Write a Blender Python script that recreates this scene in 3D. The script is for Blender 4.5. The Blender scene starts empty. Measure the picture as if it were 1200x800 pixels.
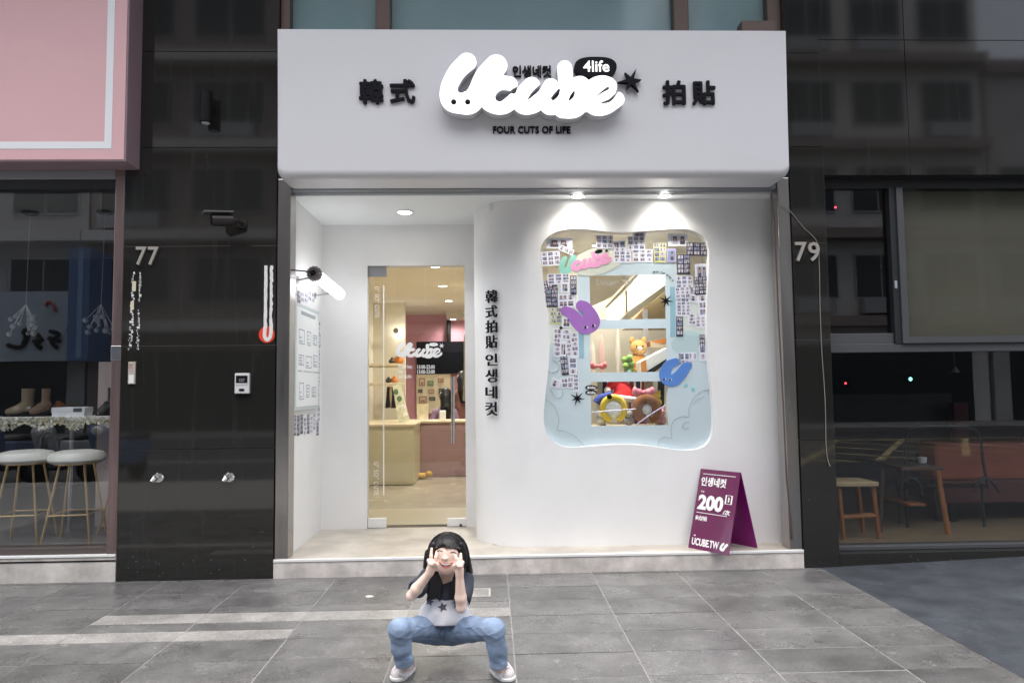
import bpy, bmesh, math, random
import numpy as np
from mathutils import Vector, Matrix
from mathutils.bvhtree import BVHTree
R = math.radians
random.seed(7)
S = bpy.context.scene
# ------------------------------------------------------------------ camera
CAM = Vector((-0.7041, -5.193, 1.3126)); FPX = 840.72
PITCH, YAW, ROLL = 0.0653, -0.0306, 0.0117
def ray(px, py):
    x, y = px-600, py-400
    c, s = math.cos(ROLL), math.sin(ROLL); x, y = x*c-y*s, x*s+y*c
    v = (x, FPX, -y)
    c, s = math.cos(PITCH), math.sin(PITCH); d, u = v[1]*c-v[2]*s, v[1]*s+v[2]*c
    c, s = math.cos(YAW), math.sin(YAW)
    return Vector((v[0]*c-d*s, v[0]*s+d*c, u))
def at(px, py, Y):                    # the point of the depth plane Y seen at that pixel of the 1200x800 photograph
    v = ray(px, py); return CAM+v*((Y-CAM.y)/v.y)
def atz(px, py, Z):
    v = ray(px, py); return CAM+v*((Z-CAM.z)/v.z)
def atx(px, py, X):
    v = ray(px, py); return CAM+v*((X-CAM.x)/v.x)
cd = bpy.data.cameras.new('camera'); cam = bpy.data.objects.new('camera', cd); S.collection.objects.link(cam); S.camera = cam
cd.sensor_width = 36; cd.lens = 36*FPX/1200; cd.clip_end = 500; cd.clip_start = 0.05
f0 = ray(600, 400).normalized(); rx = (ray(1600, 400)-ray(600, 400)).normalized(); up = rx.cross(f0)
cam.matrix_world = Matrix(((rx.x, up.x, -f0.x, CAM.x), (rx.y, up.y, -f0.y, CAM.y), (rx.z, up.z, -f0.z, CAM.z), (0, 0, 0, 1)))
# ------------------------------------------------------------------ light
SUN_EL, SUN_AZ = 82, 195
W = bpy.data.worlds.new('World'); S.world = W; W.use_nodes = True
nt = W.node_tree; bg = nt.nodes['Background']
sky = nt.nodes.new('ShaderNodeTexSky'); sky.sky_type = 'NISHITA'; sky.sun_disc = False
sky.sun_elevation = R(SUN_EL); sky.sun_rotation = R(SUN_AZ); sky.dust_density = 4; sky.air_density = 1.0
hs = nt.nodes.new('ShaderNodeHueSaturation'); hs.inputs['Saturation'].default_value = 0.42
nt.links.new(sky.outputs[0], hs.inputs['Color']); nt.links.new(hs.outputs[0], bg.inputs[0]); bg.inputs[1].default_value = 0.15
sd = bpy.data.lights.new('sun', 'SUN'); sd.energy = 1.5; sd.angle = R(90); sd.color = (1, 0.97, 0.935)
sun = bpy.data.objects.new('sun', sd); S.collection.objects.link(sun)
az = R(SUN_AZ); sv = Vector((math.sin(az)*math.cos(R(SUN_EL)), math.cos(az)*math.cos(R(SUN_EL)), math.sin(R(SUN_EL))))
sun.rotation_euler = sv.to_track_quat('Z', 'Y').to_euler()
S.view_settings.view_transform = 'Standard'; S.view_settings.look = 'None'; S.view_settings.gamma = 1
S.view_settings.exposure = 1.46
S.cycles.use_denoising = True; S.cycles.max_bounces = 10; S.cycles.transparent_max_bounces = 24
S.cycles.caustics_reflective = False; S.cycles.caustics_refractive = False; S.cycles.sample_clamp_indirect = 6
LAMP = 1.95
# ------------------------------------------------------------------ materials
MATS = {}
def srgb(r, g, b): return tuple(((c/255)/12.92 if c/255 <= .04045 else ((c/255+.055)/1.055)**2.4) for c in (r, g, b))
def mat(name, col, rough=.5, metal=0, var=0.0, scale=6, bump=0.0, bscale=None, spec=.5, coat=0, emit=0, ecol=None, trans=0, alpha=1, rand=0, streak=None, sheen=0):
    if name in MATS: return MATS[name]
    m = bpy.data.materials.new(name); m.use_nodes = True; n = m.node_tree.nodes; l = m.node_tree.links; b = n['Principled BSDF']
    b.inputs['Base Color'].default_value = (*col, 1); b.inputs['Roughness'].default_value = rough; b.inputs['Metallic'].default_value = metal
    b.inputs['Specular IOR Level'].default_value = spec; b.inputs['Coat Weight'].default_value = coat
    b.inputs['Transmission Weight'].default_value = trans; b.inputs['Alpha'].default_value = alpha; b.inputs['Sheen Weight'].default_value = sheen
    if emit: b.inputs['Emission Color'].default_value = (*(ecol or col), 1); b.inputs['Emission Strength'].default_value = emit
    if var or bump or rand:
        g = n.new('ShaderNodeNewGeometry'); mp = n.new('ShaderNodeMapping'); l.new(g.outputs['Position'], mp.inputs[0])
        if streak: mp.inputs['Scale'].default_value = streak
    if var:
        t = n.new('ShaderNodeTexNoise'); t.inputs['Scale'].default_value = scale; t.inputs['Detail'].default_value = 7; t.inputs['Roughness'].default_value = .62
        l.new(mp.outputs[0], t.inputs['Vector'])
        r = n.new('ShaderNodeMapRange'); r.inputs[1].default_value = .25; r.inputs[2].default_value = .75; r.inputs[3].default_value = 1-var; r.inputs[4].default_value = 1+var
        l.new(t.outputs['Fac'], r.inputs[0])
        out = r.outputs[0]
        if rand:
            oi = n.new('ShaderNodeObjectInfo'); rr = n.new('ShaderNodeMapRange'); rr.inputs[3].default_value = 1-rand; rr.inputs[4].default_value = 1+rand
            l.new(oi.outputs['Random'], rr.inputs[0]); mm = n.new('ShaderNodeMath'); mm.operation = 'MULTIPLY'; l.new(out, mm.inputs[0]); l.new(rr.outputs[0], mm.inputs[1]); out = mm.outputs[0]
        vm = n.new('ShaderNodeVectorMath'); vm.operation = 'SCALE'; vm.inputs[0].default_value = col; l.new(out, vm.inputs['Scale']); l.new(vm.outputs[0], b.inputs['Base Color'])
        r2 = n.new('ShaderNodeMapRange'); r2.inputs[3].default_value = max(rough-.08, .02); r2.inputs[4].default_value = min(rough+.08, 1); l.new(t.outputs['Fac'], r2.inputs[0]); l.new(r2.outputs[0], b.inputs['Roughness'])
    if bump:
        t2 = n.new('ShaderNodeTexNoise'); t2.inputs['Scale'].default_value = bscale or scale*5; t2.inputs['Detail'].default_value = 4; l.new(mp.outputs[0], t2.inputs['Vector'])
        bp = n.new('ShaderNodeBump'); bp.inputs['Strength'].default_value = bump; bp.inputs['Distance'].default_value = .01; l.new(t2.outputs['Fac'], bp.inputs['Height']); l.new(bp.outputs[0], b.inputs['Normal'])
    MATS[name] = m; return m
def glass(name, tint=(1, 1, 1), ior=1.5, rough=0.0):
    m = bpy.data.materials.new(name); m.use_nodes = True; n = m.node_tree.nodes; l = m.node_tree.links; n.clear()
    o = n.new('ShaderNodeOutputMaterial'); mx = n.new('ShaderNodeMixShader'); t = n.new('ShaderNodeBsdfTransparent'); gl = n.new('ShaderNodeBsdfGlossy')
    t.inputs[0].default_value = (*tint, 1); gl.inputs['Roughness'].default_value = rough
    f = n.new('ShaderNodeFresnel'); g = n.new('ShaderNodeNewGeometry'); mu = n.new('ShaderNodeMath'); mu.operation = 'MULTIPLY_ADD'
    mu.inputs[1].default_value = 1/ior-ior; mu.inputs[2].default_value = ior; l.new(g.outputs['Backfacing'], mu.inputs[0]); l.new(mu.outputs[0], f.inputs['IOR'])
    l.new(f.outputs[0], mx.inputs[0]); l.new(t.outputs[0], mx.inputs[1]); l.new(gl.outputs[0], mx.inputs[2]); l.new(mx.outputs[0], o.inputs[0])
    MATS[name] = m; return m
def film(name, col, a, emit=0):           # translucent printed vinyl
    m = bpy.data.materials.new(name); m.use_nodes = True; n = m.node_tree.nodes; l = m.node_tree.links; n.clear()
    o = n.new('ShaderNodeOutputMaterial'); mx = n.new('ShaderNodeMixShader'); t = n.new('ShaderNodeBsdfTransparent'); d = n.new('ShaderNodeBsdfDiffuse'); tr = n.new('ShaderNodeBsdfTranslucent')
    d.inputs[0].default_value = (*col, 1); tr.inputs[0].default_value = (*col, 1); m2 = n.new('ShaderNodeMixShader'); m2.inputs[0].default_value = .45
    l.new(d.outputs[0], m2.inputs[1]); l.new(tr.outputs[0], m2.inputs[2]); mx.inputs[0].default_value = a
    l.new(t.outputs[0], mx.inputs[1]); l.new(m2.outputs[0], mx.inputs[2]); l.new(mx.outputs[0], o.inputs[0]); MATS[name] = m; return m
def emis(name, col, s):
    m = bpy.data.materials.new(name); m.use_nodes = True; b = m.node_tree.nodes['Principled BSDF']
    b.inputs['Base Color'].default_value = (.8, .8, .8, 1); b.inputs['Emission Color'].default_value = (*col, 1); b.inputs['Emission Strength'].default_value = s; MATS[name] = m; return m
def granite():
    m = mat('black_granite', (.0165, .016, .0145), .06, var=.5, scale=220, spec=.7)
    n = m.node_tree.nodes; l = m.node_tree.links; b = n['Principled BSDF']
    g = n.new('ShaderNodeNewGeometry'); v = n.new('ShaderNodeTexVoronoi'); v.inputs['Scale'].default_value = 24; l.new(g.outputs['Position'], v.inputs['Vector'])
    r = n.new('ShaderNodeMapRange'); r.inputs[1].default_value = .06; r.inputs[2].default_value = .1; r.inputs[3].default_value = 1; r.inputs[4].default_value = 0; l.new(v.outputs['Distance'], r.inputs[0])
    s = n.new('ShaderNodeSeparateXYZ'); l.new(g.outputs['Position'], s.inputs[0])
    h = n.new('ShaderNodeMapRange'); h.inputs[1].default_value = 0; h.inputs[2].default_value = 1.1; h.inputs[3].default_value = .62; h.inputs[4].default_value = .1; l.new(s.outputs['Z'], h.inputs[0])
    nz = n.new('ShaderNodeTexNoise'); nz.inputs['Scale'].default_value = 5; nz.inputs['Detail'].default_value = 6; l.new(g.outputs['Position'], nz.inputs['Vector'])
    th = n.new('ShaderNodeMath'); th.operation = 'GREATER_THAN'; l.new(h.outputs[0], th.inputs[0]); l.new(nz.outputs['Fac'], th.inputs[1])
    w = n.new('ShaderNodeMath'); w.operation = 'MULTIPLY'; l.new(r.outputs[0], w.inputs[0]); l.new(th.outputs[0], w.inputs[1])
    mp = n.new('ShaderNodeMapping'); mp.inputs['Scale'].default_value = (9, 9, .8); l.new(g.outputs['Position'], mp.inputs[0])
    st = n.new('ShaderNodeTexNoise'); st.inputs['Scale'].default_value = 2; st.inputs['Detail'].default_value = 8; l.new(mp.outputs[0], st.inputs['Vector'])
    sr = n.new('ShaderNodeMapRange'); sr.inputs[1].default_value = .55; sr.inputs[2].default_value = .8; sr.inputs[3].default_value = 0; sr.inputs[4].default_value = .055; l.new(st.outputs['Fac'], sr.inputs[0])
    ad = n.new('ShaderNodeMath'); ad.operation = 'ADD'; l.new(w.outputs[0], ad.inputs[0]); l.new(sr.outputs[0], ad.inputs[1]); ad.use_clamp = True
    mx = n.new('ShaderNodeMix'); mx.data_type = 'RGBA'; l.new(ad.outputs[0], mx.inputs[0])
    src = b.inputs['Base Color'].links[0].from_socket; l.new(src, mx.inputs[6]); mx.inputs[7].default_value = (.16, .16, .155, 1); l.new(mx.outputs[2], b.inputs['Base Color'])
    ro = n.new('ShaderNodeMapRange'); ro.inputs[3].default_value = .045; ro.inputs[4].default_value = .45; l.new(ad.outputs[0], ro.inputs[0]); l.new(ro.outputs[0], b.inputs['Roughness'])
    return m
M_granite = granite()
def slate(name, col, rough=.3, rnd=.14):
    m = mat(name, col, rough, var=.3, scale=1.6, rand=rnd, streak=(.7, 1.3, 1)); n = m.node_tree.nodes; l = m.node_tree.links; b = n['Principled BSDF']
    g = n.new('ShaderNodeNewGeometry'); oi = n.new('ShaderNodeObjectInfo'); ad = n.new('ShaderNodeVectorMath'); l.new(g.outputs['Position'], ad.inputs[0]); sc = n.new('ShaderNodeVectorMath'); sc.operation = 'SCALE'; sc.inputs[0].default_value = (37, 53, 11); l.new(oi.outputs['Random'], sc.inputs['Scale']); l.new(sc.outputs[0], ad.inputs[1])
    def nz(scale, det, lo, hi, a, c_, rg=.6):
        t = n.new('ShaderNodeTexNoise'); t.inputs['Scale'].default_value = scale; t.inputs['Detail'].default_value = det; t.inputs['Roughness'].default_value = rg; l.new(ad.outputs[0], t.inputs['Vector'])
        r = n.new('ShaderNodeMapRange'); r.inputs[1].default_value = lo; r.inputs[2].default_value = hi; r.inputs[3].default_value = a; r.inputs[4].default_value = c_; l.new(t.outputs['Fac'], r.inputs[0]); return r.outputs[0], t
    def mul(a, c_): q = n.new('ShaderNodeMath'); q.operation = 'MULTIPLY'; l.new(a, q.inputs[0]); l.new(c_, q.inputs[1]); return q.outputs[0]
    cloud, ct = nz(5.5, 5, .3, .7, .74, 1.28); grain, gt = nz(95, 4, .3, .7, .68, 1.34); fleck, _ = nz(30, 3, .63, .7, 1, 1.7)
    f = mul(mul(cloud, grain), fleck); src = b.inputs['Base Color'].links[0].from_socket; v = n.new('ShaderNodeVectorMath'); v.operation = 'SCALE'; l.new(src, v.inputs[0]); l.new(f, v.inputs['Scale']); l.new(v.outputs[0], b.inputs['Base Color'])
    rr, _ = nz(4, 5, .3, .7, rough-.1, rough+.16); l.new(rr, b.inputs['Roughness'])
    bp = n.new('ShaderNodeBump'); bp.inputs['Strength'].default_value = .35; bp.inputs['Distance'].default_value = .004; l.new(gt.outputs['Fac'], bp.inputs['Height']); l.new(bp.outputs[0], b.inputs['Normal']); return m
M_tile = slate('slate_tile', (.118, .116, .115))
M_strip = slate('beige_strip_tile', (.25, .24, .23), .4, .08)
M_grout = mat('grout', (.27, .265, .258), .8, var=.25, scale=12)
M_concrete = slate('smooth_concrete', (.047, .053, .062), .46, 0)
M_asphalt = mat('asphalt', (.05, .05, .053), .8, var=.25, scale=9, bump=.5, bscale=120)
M_stepfloor = mat('beige_step_floor', (.44, .4, .345), .34, var=.34, scale=4, bump=.06, bscale=50)
M_riser = mat('stained_stone_riser', (.56, .52, .49), .55, var=.42, scale=6, bump=.2, bscale=60)
M_white = mat('white_wall_paint', (.8, .8, .795), .55, var=.035, scale=3, bump=.04, bscale=120)
M_ceil = mat('white_ceiling_paint', (.84, .87, .88), .6, var=.02, scale=2)
M_sign = mat('white_sign_panel', (.66, .66, .69), .38, var=.02, scale=2)
M_steel = mat('brushed_steel', (.4, .385, .37), .24, 1, var=.12, scale=3, streak=(6, 6, .4))
M_steel2 = mat('polished_steel', (.55, .54, .53), .2, 1, var=.12, scale=8)
M_nos = mat('metal_nosing', (.85, .85, .84), .4, .2)
M_black = mat('black_acrylic', (.0065, .007, .011), .55, spec=.12)
M_blackm = mat('black_plastic', (.007, .0075, .008), .55, spec=.15)
M_pink = mat('pink_sign_panel', (.66, .41, .43), .5, var=.03, scale=3)
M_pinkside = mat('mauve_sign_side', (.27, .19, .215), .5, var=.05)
M_whitepaint = mat('white_paint', (.74, .76, .78), .5)
M_rose = mat('rose_steel', (.3, .22, .21), .3, .9, var=.2, scale=3, streak=(12, 12, .6))
M_darkframe = mat('dark_frame', (.03, .032, .036), .4, .3)
M_greyframe = mat('grey_frame', (.085, .088, .095), .45, .3)
M_teal = mat('teal_glass', (.25, .37, .39), .06, spec=.6, var=.08, scale=1.5)
M_mull = mat('brown_mullion', (.12, .085, .075), .4, .4)
M_cream = mat('cream_wall', (.69, .635, .51), .6, var=.04)
M_booth = mat('pale_booth_wall', (.8, .75, .64), .6, var=.03)
M_creamceil = mat('cream_ceiling', (.68, .63, .54), .7, var=.03)
M_pinkwall = mat('rose_wall', (.6, .29, .36), .6, var=.04)
M_pinkdesk = mat('rose_desk', (.36, .22, .22), .4, var=.06)
M_wood = mat('pale_wood', (.6, .5, .34), .45, var=.12, scale=8, streak=(1, 1, 8))
M_floorwood = mat('beige_shop_floor', (.4, .35, .275), .25, var=.1, scale=4)
M_glass = glass('clear_glass', (.97, .985, .98))
M_glassd = glass('tinted_glass', (.93, .94, .95), 1.62)
M_glassr = glass('dark_tinted_glass', (.8, .82, .84), 1.6)
M_glassl = glass('low_reflection_glass', (.95, .96, .95), 1.22)
M_lens = emis('lamp_lens', (1, .95, .86), 14)
M_lensw = emis('warm_lamp_lens', (1, .9, .72), 10)
M_tube = emis('tube_diffuser', (.97, .97, 1), 1.7)
M_logo = emis('lit_white_acrylic', (1, 1, 1), .43)
M_logoside = mat('white_acrylic_side', (.6, .61, .64), .4)
M_etch = mat('white_vinyl', (.85, .85, .84), .5)
# ------------------------------------------------------------------ building helpers
COL = S.collection
class MB:
    def __init__(s): s.v = []; s.f = []; s.mi = []; s.cur = 0
    def add(s, vs, fs):
        o = len(s.v); s.v += [tuple(v) for v in vs]; s.f += [tuple(i+o for i in f) for f in fs]; s.mi += [s.cur]*len(fs); return s
    def box(s, x0, x1, y0, y1, z0, z1, m=None):
        if x0 > x1: x0, x1 = x1, x0
        if y0 > y1: y0, y1 = y1, y0
        if z0 > z1: z0, z1 = z1, z0
        vs = [(x, y, z) for z in (z0, z1) for y in (y0, y1) for x in (x0, x1)]
        if m: vs = [m @ Vector(v) for v in vs]
        return s.add(vs, [(0, 2, 3, 1), (4, 5, 7, 6), (0, 1, 5, 4), (2, 6, 7, 3), (0, 4, 6, 2), (1, 3, 7, 5)])
    def tube(s, pts, r, n=10, caps=True):
        pts = [Vector(p) for p in pts]; rs = r if isinstance(r, (list, tuple)) else [r]*len(pts); vs = []; fs = []
        t0 = (pts[1]-pts[0]).normalized(); a = t0.orthogonal().normalized()
        for i, p in enumerate(pts):
            t = (pts[min(i+1, len(pts)-1)]-pts[max(i-1, 0)]).normalized()
            a = (a-t*a.dot(t)).normalized(); b = t.cross(a)
            for k in range(n): vs.append(p+(a*math.cos(2*math.pi*k/n)+b*math.sin(2*math.pi*k/n))*rs[i])
        for i in range(len(pts)-1):
            for k in range(n): fs.append((i*n+k, i*n+(k+1) % n, (i+1)*n+(k+1) % n, (i+1)*n+k))
        if caps: fs += [tuple(range(n-1, -1, -1)), tuple((len(pts)-1)*n+k for k in range(n))]
        return s.add(vs, fs)
    def lathe(s, c, prof, n=24, ax='Z', squash=(1, 1)):   # profile of (radius, height) along an axis
        vs = []; fs = []; c = Vector(c)
        for r, h in prof:
            for k in range(n):
                a = 2*math.pi*k/n; u, w = r*math.cos(a)*squash[0], r*math.sin(a)*squash[1]
                vs.append(c+Vector({'Z': (u, w, h), 'Y': (u, h, w), 'X': (h, u, w)}[ax]))
        for i in range(len(prof)-1):
            for k in range(n): fs.append((i*n+k, i*n+(k+1) % n, (i+1)*n+(k+1) % n, (i+1)*n+k))
        fs += [tuple(range(n-1, -1, -1)), tuple((len(prof)-1)*n+k for k in range(n))]
        return s.add(vs, fs)
    def prism(s, pts, d):                          # polygon of 3-D points pushed along d
        n = len(pts); pts = [Vector(p) for p in pts]; d = Vector(d)
        return s.add(pts+[p+d for p in pts], [tuple(range(n)), tuple(range(2*n-1, n-1, -1))]+[(i, i+n, (i+1) % n+n, (i+1) % n) for i in range(n)])
    def ball(s, c, r, n=14, m=8):
        r = r if isinstance(r, (tuple, list)) else (r, r, r); c = Vector(c); vs = []; fs = []
        for j in range(1, m):
            for k in range(n):
                a, b = 2*math.pi*k/n, math.pi*j/m; vs.append(c+Vector((r[0]*math.cos(a)*math.sin(b), r[1]*math.sin(a)*math.sin(b), r[2]*math.cos(b))))
        vs += [c+Vector((0, 0, r[2])), c-Vector((0, 0, r[2]))]; t = len(vs)-2
        for j in range(m-2):
            for k in range(n): fs.append((j*n+k, (j+1)*n+k, (j+1)*n+(k+1) % n, j*n+(k+1) % n))
        for k in range(n): fs.append((t, k, (k+1) % n)); fs.append((t+1, (m-2)*n+(k+1) % n, (m-2)*n+k))
        return s.add(vs, fs)
    def build(s, name, mats, parent=None, smooth=False, bevel=0, angle=40):
        return mk(name, s.v, s.f, mats, parent, smooth, bevel, s.mi, angle)
def mk(name, v, f, mats, parent=None, smooth=False, bevel=0, mi=None, angle=40):
    o3 = parent_loc(parent)
    me = bpy.data.meshes.new(name); me.from_pydata([(a[0]-o3.x, a[1]-o3.y, a[2]-o3.z) for a in v], [], f)
    mats = mats if isinstance(mats, (list, tuple)) else [mats]
    for m in mats: me.materials.append(m)
    if mi is not None and len(mats) > 1: me.polygons.foreach_set('material_index', mi)
    bm = bmesh.new(); bm.from_mesh(me); bmesh.ops.recalc_face_normals(bm, faces=bm.faces); bm.to_mesh(me); bm.free()
    return link(name, me, parent, smooth, bevel, angle)
def parent_loc(p):
    v = Vector((0, 0, 0))
    while p is not None: v = v+p.location; p = p.parent
    return v
def link(name, me, parent=None, smooth=False, bevel=0, angle=40):
    o = bpy.data.objects.new(name, me); COL.objects.link(o)
    if parent is not None: o.parent = parent
    if smooth:
        me.polygons.foreach_set('use_smooth', [True]*len(me.polygons))
        try: me.set_sharp_from_angle(angle=R(angle))
        except Exception: pass
    if bevel:
        b = o.modifiers.new('bevel', 'BEVEL'); b.width = bevel; b.segments = 2; b.limit_method = 'ANGLE'; b.angle_limit = R(40)
    return o
def tag(o, label, cat, group=None, kind=None):
    if label: o['label'] = label
    if cat: o['category'] = cat
    if group: o['group'] = group
    if kind: o['kind'] = kind
    return o
def thing(name, label, cat, loc=(0, 0, 0), group=None):
    o = bpy.data.objects.new(name, None); COL.objects.link(o); o.location = loc; o.empty_display_size = .1
    return tag(o, label, cat, group)
def struct(o): o['kind'] = 'structure'; return o
def boxo(name, b, m, parent=None, bevel=0): return MB().box(*b).build(name, m, parent, bevel=bevel)
def wbox(px0, py0, px1, py1, Y0, Y1, Yref=None):   # box whose front face covers those pixels on plane Yref (default Y0)
    Yr = Y0 if Yref is None else Yref; ym, xm = (py0+py1)/2, (px0+px1)/2
    return (at(px0, ym, Yr).x, at(px1, ym, Yr).x, Y0, Y1, at(xm, py1, Yr).z, at(xm, py0, Yr).z)
def curve_mesh(loops, extrude=0, bevel=0, offset=0):
    c = bpy.data.curves.new('t', 'CURVE'); c.dimensions = '2D'; c.fill_mode = 'BOTH'; c.extrude = extrude; c.bevel_depth = bevel; c.bevel_resolution = 2; c.offset = offset
    for lp in loops:
        s = c.splines.new('POLY'); s.points.add(len(lp)-1)
        for p, q in zip(s.points, lp): p.co = (q[0], q[1], 0, 1)
        s.use_cyclic_u = True
    return curve_to_mesh(c)
def curve_to_mesh(c):
    o = bpy.data.objects.new('t', c); COL.objects.link(o); dg = bpy.context.evaluated_depsgraph_get(); dg.update()
    me = bpy.data.meshes.new_from_object(o.evaluated_get(dg)); bpy.data.objects.remove(o); bpy.data.curves.remove(c); return me
def mesh_arrays(me):
    co = np.empty(len(me.vertices)*3, np.float32); me.vertices.foreach_get('co', co); return co.reshape(-1, 3), [tuple(p.vertices) for p in me.polygons]
def text_arrays(s, extrude=0.0, offset=0.0, spacing=1.0):
    c = bpy.data.curves.new('t', 'FONT'); c.body = s; c.size = 1; c.offset = offset; c.resolution_u = 3; c.extrude = extrude; c.space_character = spacing
    me = curve_to_mesh(c); v, f = mesh_arrays(me); bpy.data.meshes.remove(me); return v, f
FX, FZ, FN = Vector((1, 0, 0)), Vector((0, 0, 1)), Vector((0, -1, 0))
def text(name, s, org, w, h, m, parent=None, ex=FX, ey=FZ, depth=.004, offset=0.0, spacing=1.0, bold=0.0):
    """lettering whose bounding box is w x h with its lower left corner at org, raised by depth along ex x ey"""
    v, f = text_arrays(s, .5, offset, spacing)
    lo, hi = v.min(0), v.max(0); n = ex.cross(ey); org = Vector(org)
    sx = w/max(hi[0]-lo[0], 1e-6) if w else h/(hi[1]-lo[1]); sy = h/max(hi[1]-lo[1], 1e-6) if h else sx
    if bold:                                          # heavier weight: the outline repeated round a small circle, each a hair deeper
        V = []; F = []; B = bold*(hi[1]-lo[1]); k = 1-2*bold
        for i, (dx, dy) in enumerate(((0, 0), (1, 0), (-1, 0), (0, 1), (0, -1), (.7, .7), (-.7, .7), (.7, -.7), (-.7, -.7))):
            o_ = len(V); V += [((p[0]-lo[0])*k+lo[0]+(hi[0]-lo[0])*bold+dx*B, (p[1]-lo[1])*k+lo[1]+B+dy*B, p[2]*(1-.012*i)) for p in v]; F += [tuple(j+o_ for j in q) for q in f]
        v, f = V, F
    vs = [org+ex*((p[0]-lo[0])*sx)+ey*((p[1]-lo[1])*sy)+n*((p[2]+.5)*depth) for p in v]
    return mk(name, vs, f, m, parent)
def text_px(name, s, px0, py0, px1, py1, Y, m, parent=None, depth=.004, offset=0.0, spacing=1.0, bold=0.0):
    a = at((px0+px1)/2, py1, Y); l, r = at(px0, (py0+py1)/2, Y), at(px1, (py0+py1)/2, Y); t = at((px0+px1)/2, py0, Y)
    ex = (r-l).normalized(); ey = Vector((-ex.z, 0, ex.x))
    return text(name, s, (l.x, Y, a.z-(r.z-l.z)/2), r.x-l.x, t.z-a.z, m, parent, ex, ey, depth, offset, spacing, bold)
# 2-D signed distance shapes
def seg_d(P, a, b, ra, rb):
    a = np.array(a, float); b = np.array(b, float); d = b-a; L = max((d@d), 1e-9)
    t = np.clip(((P-a)@d)/L, 0, 1); q = P-a-t[..., None]*d
    return np.sqrt((q**2).sum(-1))-(ra+(rb-ra)*t)
def stroke_d(P, pts):
    D = np.full(P.shape[:-1], 1e3)
    for a, b in zip(pts[:-1], pts[1:]): D = np.minimum(D, seg_d(P, a[:2], b[:2], a[2], b[2]))
    return D
def smooth_pts(pts, k=8, closed=False):
    pts = [np.array(p, float) for p in pts]; n = len(pts); out = []
    for i in range(n if closed else n-1):
        g = (lambda j: pts[j % n]) if closed else (lambda j: pts[min(max(j, 0), n-1)])
        a, b, c, d = g(i-1), g(i), g(i+1), g(i+2)
        for t in np.arange(k)/k: out.append(.5*((2*b)+(-a+c)*t+(2*a-5*b+4*c-d)*t*t+(-a+3*b-3*c+d)*t**3))
    if not closed: out.append(pts[-1])
    return out
def contour(D, x0, y0, h):
    ny, nx = D.shape; ins = D < 0; segs = {}
    c = ins[:-1, :-1].astype(int)+ins[:-1, 1:]*2+ins[1:, 1:]*4+ins[1:, :-1]*8
    def pt(e):
        (i, j), (k, l) = e; a, b = D[i, j], D[k, l]; t = a/(a-b); return (x0+(j+(l-j)*t)*h, y0+(i+(k-i)*t)*h)
    T = {1: [(3, 0)], 2: [(0, 1)], 3: [(3, 1)], 4: [(1, 2)], 5: [(3, 2), (1, 0)], 6: [(0, 2)], 7: [(3, 2)], 8: [(2, 3)], 9: [(2, 0)], 10: [(0, 3), (2, 1)], 11: [(2, 1)], 12: [(1, 3)], 13: [(1, 0)], 14: [(0, 3)]}
    for i, j in zip(*np.nonzero((c > 0) & (c < 15))):
        E_ = [((i, j), (i, j+1)), ((i, j+1), (i+1, j+1)), ((i+1, j), (i+1, j+1)), ((i, j), (i+1, j))]
        for a, b in T[c[i, j]]: segs[E_[a]] = E_[b]
    loops = []
    while segs:
        k, v = segs.popitem(); lp = [k]
        while v in segs: lp.append(v); v = segs.pop(v)
        if len(lp) > 6: loops.append([pt(e) for e in lp])
    return loops
def shape_loops(strokes, cuts=(), box=None, h=.3, extra=None):
    x0, y0, x1, y1 = box; xs = np.arange(x0, x1, h); ys = np.arange(y0, y1, h); P = np.stack(np.meshgrid(xs, ys), -1); D = np.full(P.shape[:-1], 1e3)
    for s_ in strokes: D = np.minimum(D, stroke_d(P, smooth_pts(s_, 6)))
    if extra is not None: D = np.minimum(D, extra(P))
    for s_ in cuts: D = np.maximum(D, -stroke_d(P, smooth_pts(s_, 6)))
    return contour(D, x0, y0, h)
def px_shape(name, loops, Y, depth, mats, parent=None, bevel=0, inside=None, thin=1):
    """outline in photograph pixels set up on plane Y as a solid of that depth (front towards the street)"""
    lp = [[(p.x, p.z) for p in (at(q[0], q[1], Y) for q in l[::thin])] for l in loops]
    me = curve_mesh(lp, depth/2-bevel, bevel); v, f = mesh_arrays(me)
    vs = [(a[0], Y+depth/2-a[2], a[1]) for a in v]
    mi = None
    if isinstance(mats, (list, tuple)): mi = [0 if all(vs[k][1] < Y+bevel*1.02+1e-5 for k in q) else 1 for q in f]
    bpy.data.meshes.remove(me)
    return mk(name, vs, f, mats, parent, mi=mi, smooth=bool(bevel))
def star_pts(cx, cy, r, n=6, inner=.36, rot=0, jag=0):
    return [(cx+math.cos(rot+math.pi*k/n)*(r*(1+(jag if k % 4 == 0 else 0)) if k % 2 == 0 else r*inner), cy+math.sin(rot+math.pi*k/n)*(r*(1+(jag if k % 4 == 0 else 0)) if k % 2 == 0 else r*inner)) for k in range(2*n)]
def lamp_disc(p, r, power, col, parent, spot=None, direction=(0, 0, -1), size=None):
    if spot:
        d = bpy.data.lights.new('lamp', 'SPOT'); d.spot_size = R(spot); d.spot_blend = 1.0; d.shadow_soft_size = r
    else:
        d = bpy.data.lights.new('lamp', 'AREA'); d.shape = 'DISK'; d.size = 2*r
    d.energy = power*LAMP; d.color = col
    o = bpy.data.objects.new('lamp', d); COL.objects.link(o); o.location = Vector(p)-parent_loc(parent); o.parent = parent
    o.rotation_euler = (-Vector(direction)).to_track_quat('Z', 'Y').to_euler(); return o
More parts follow.
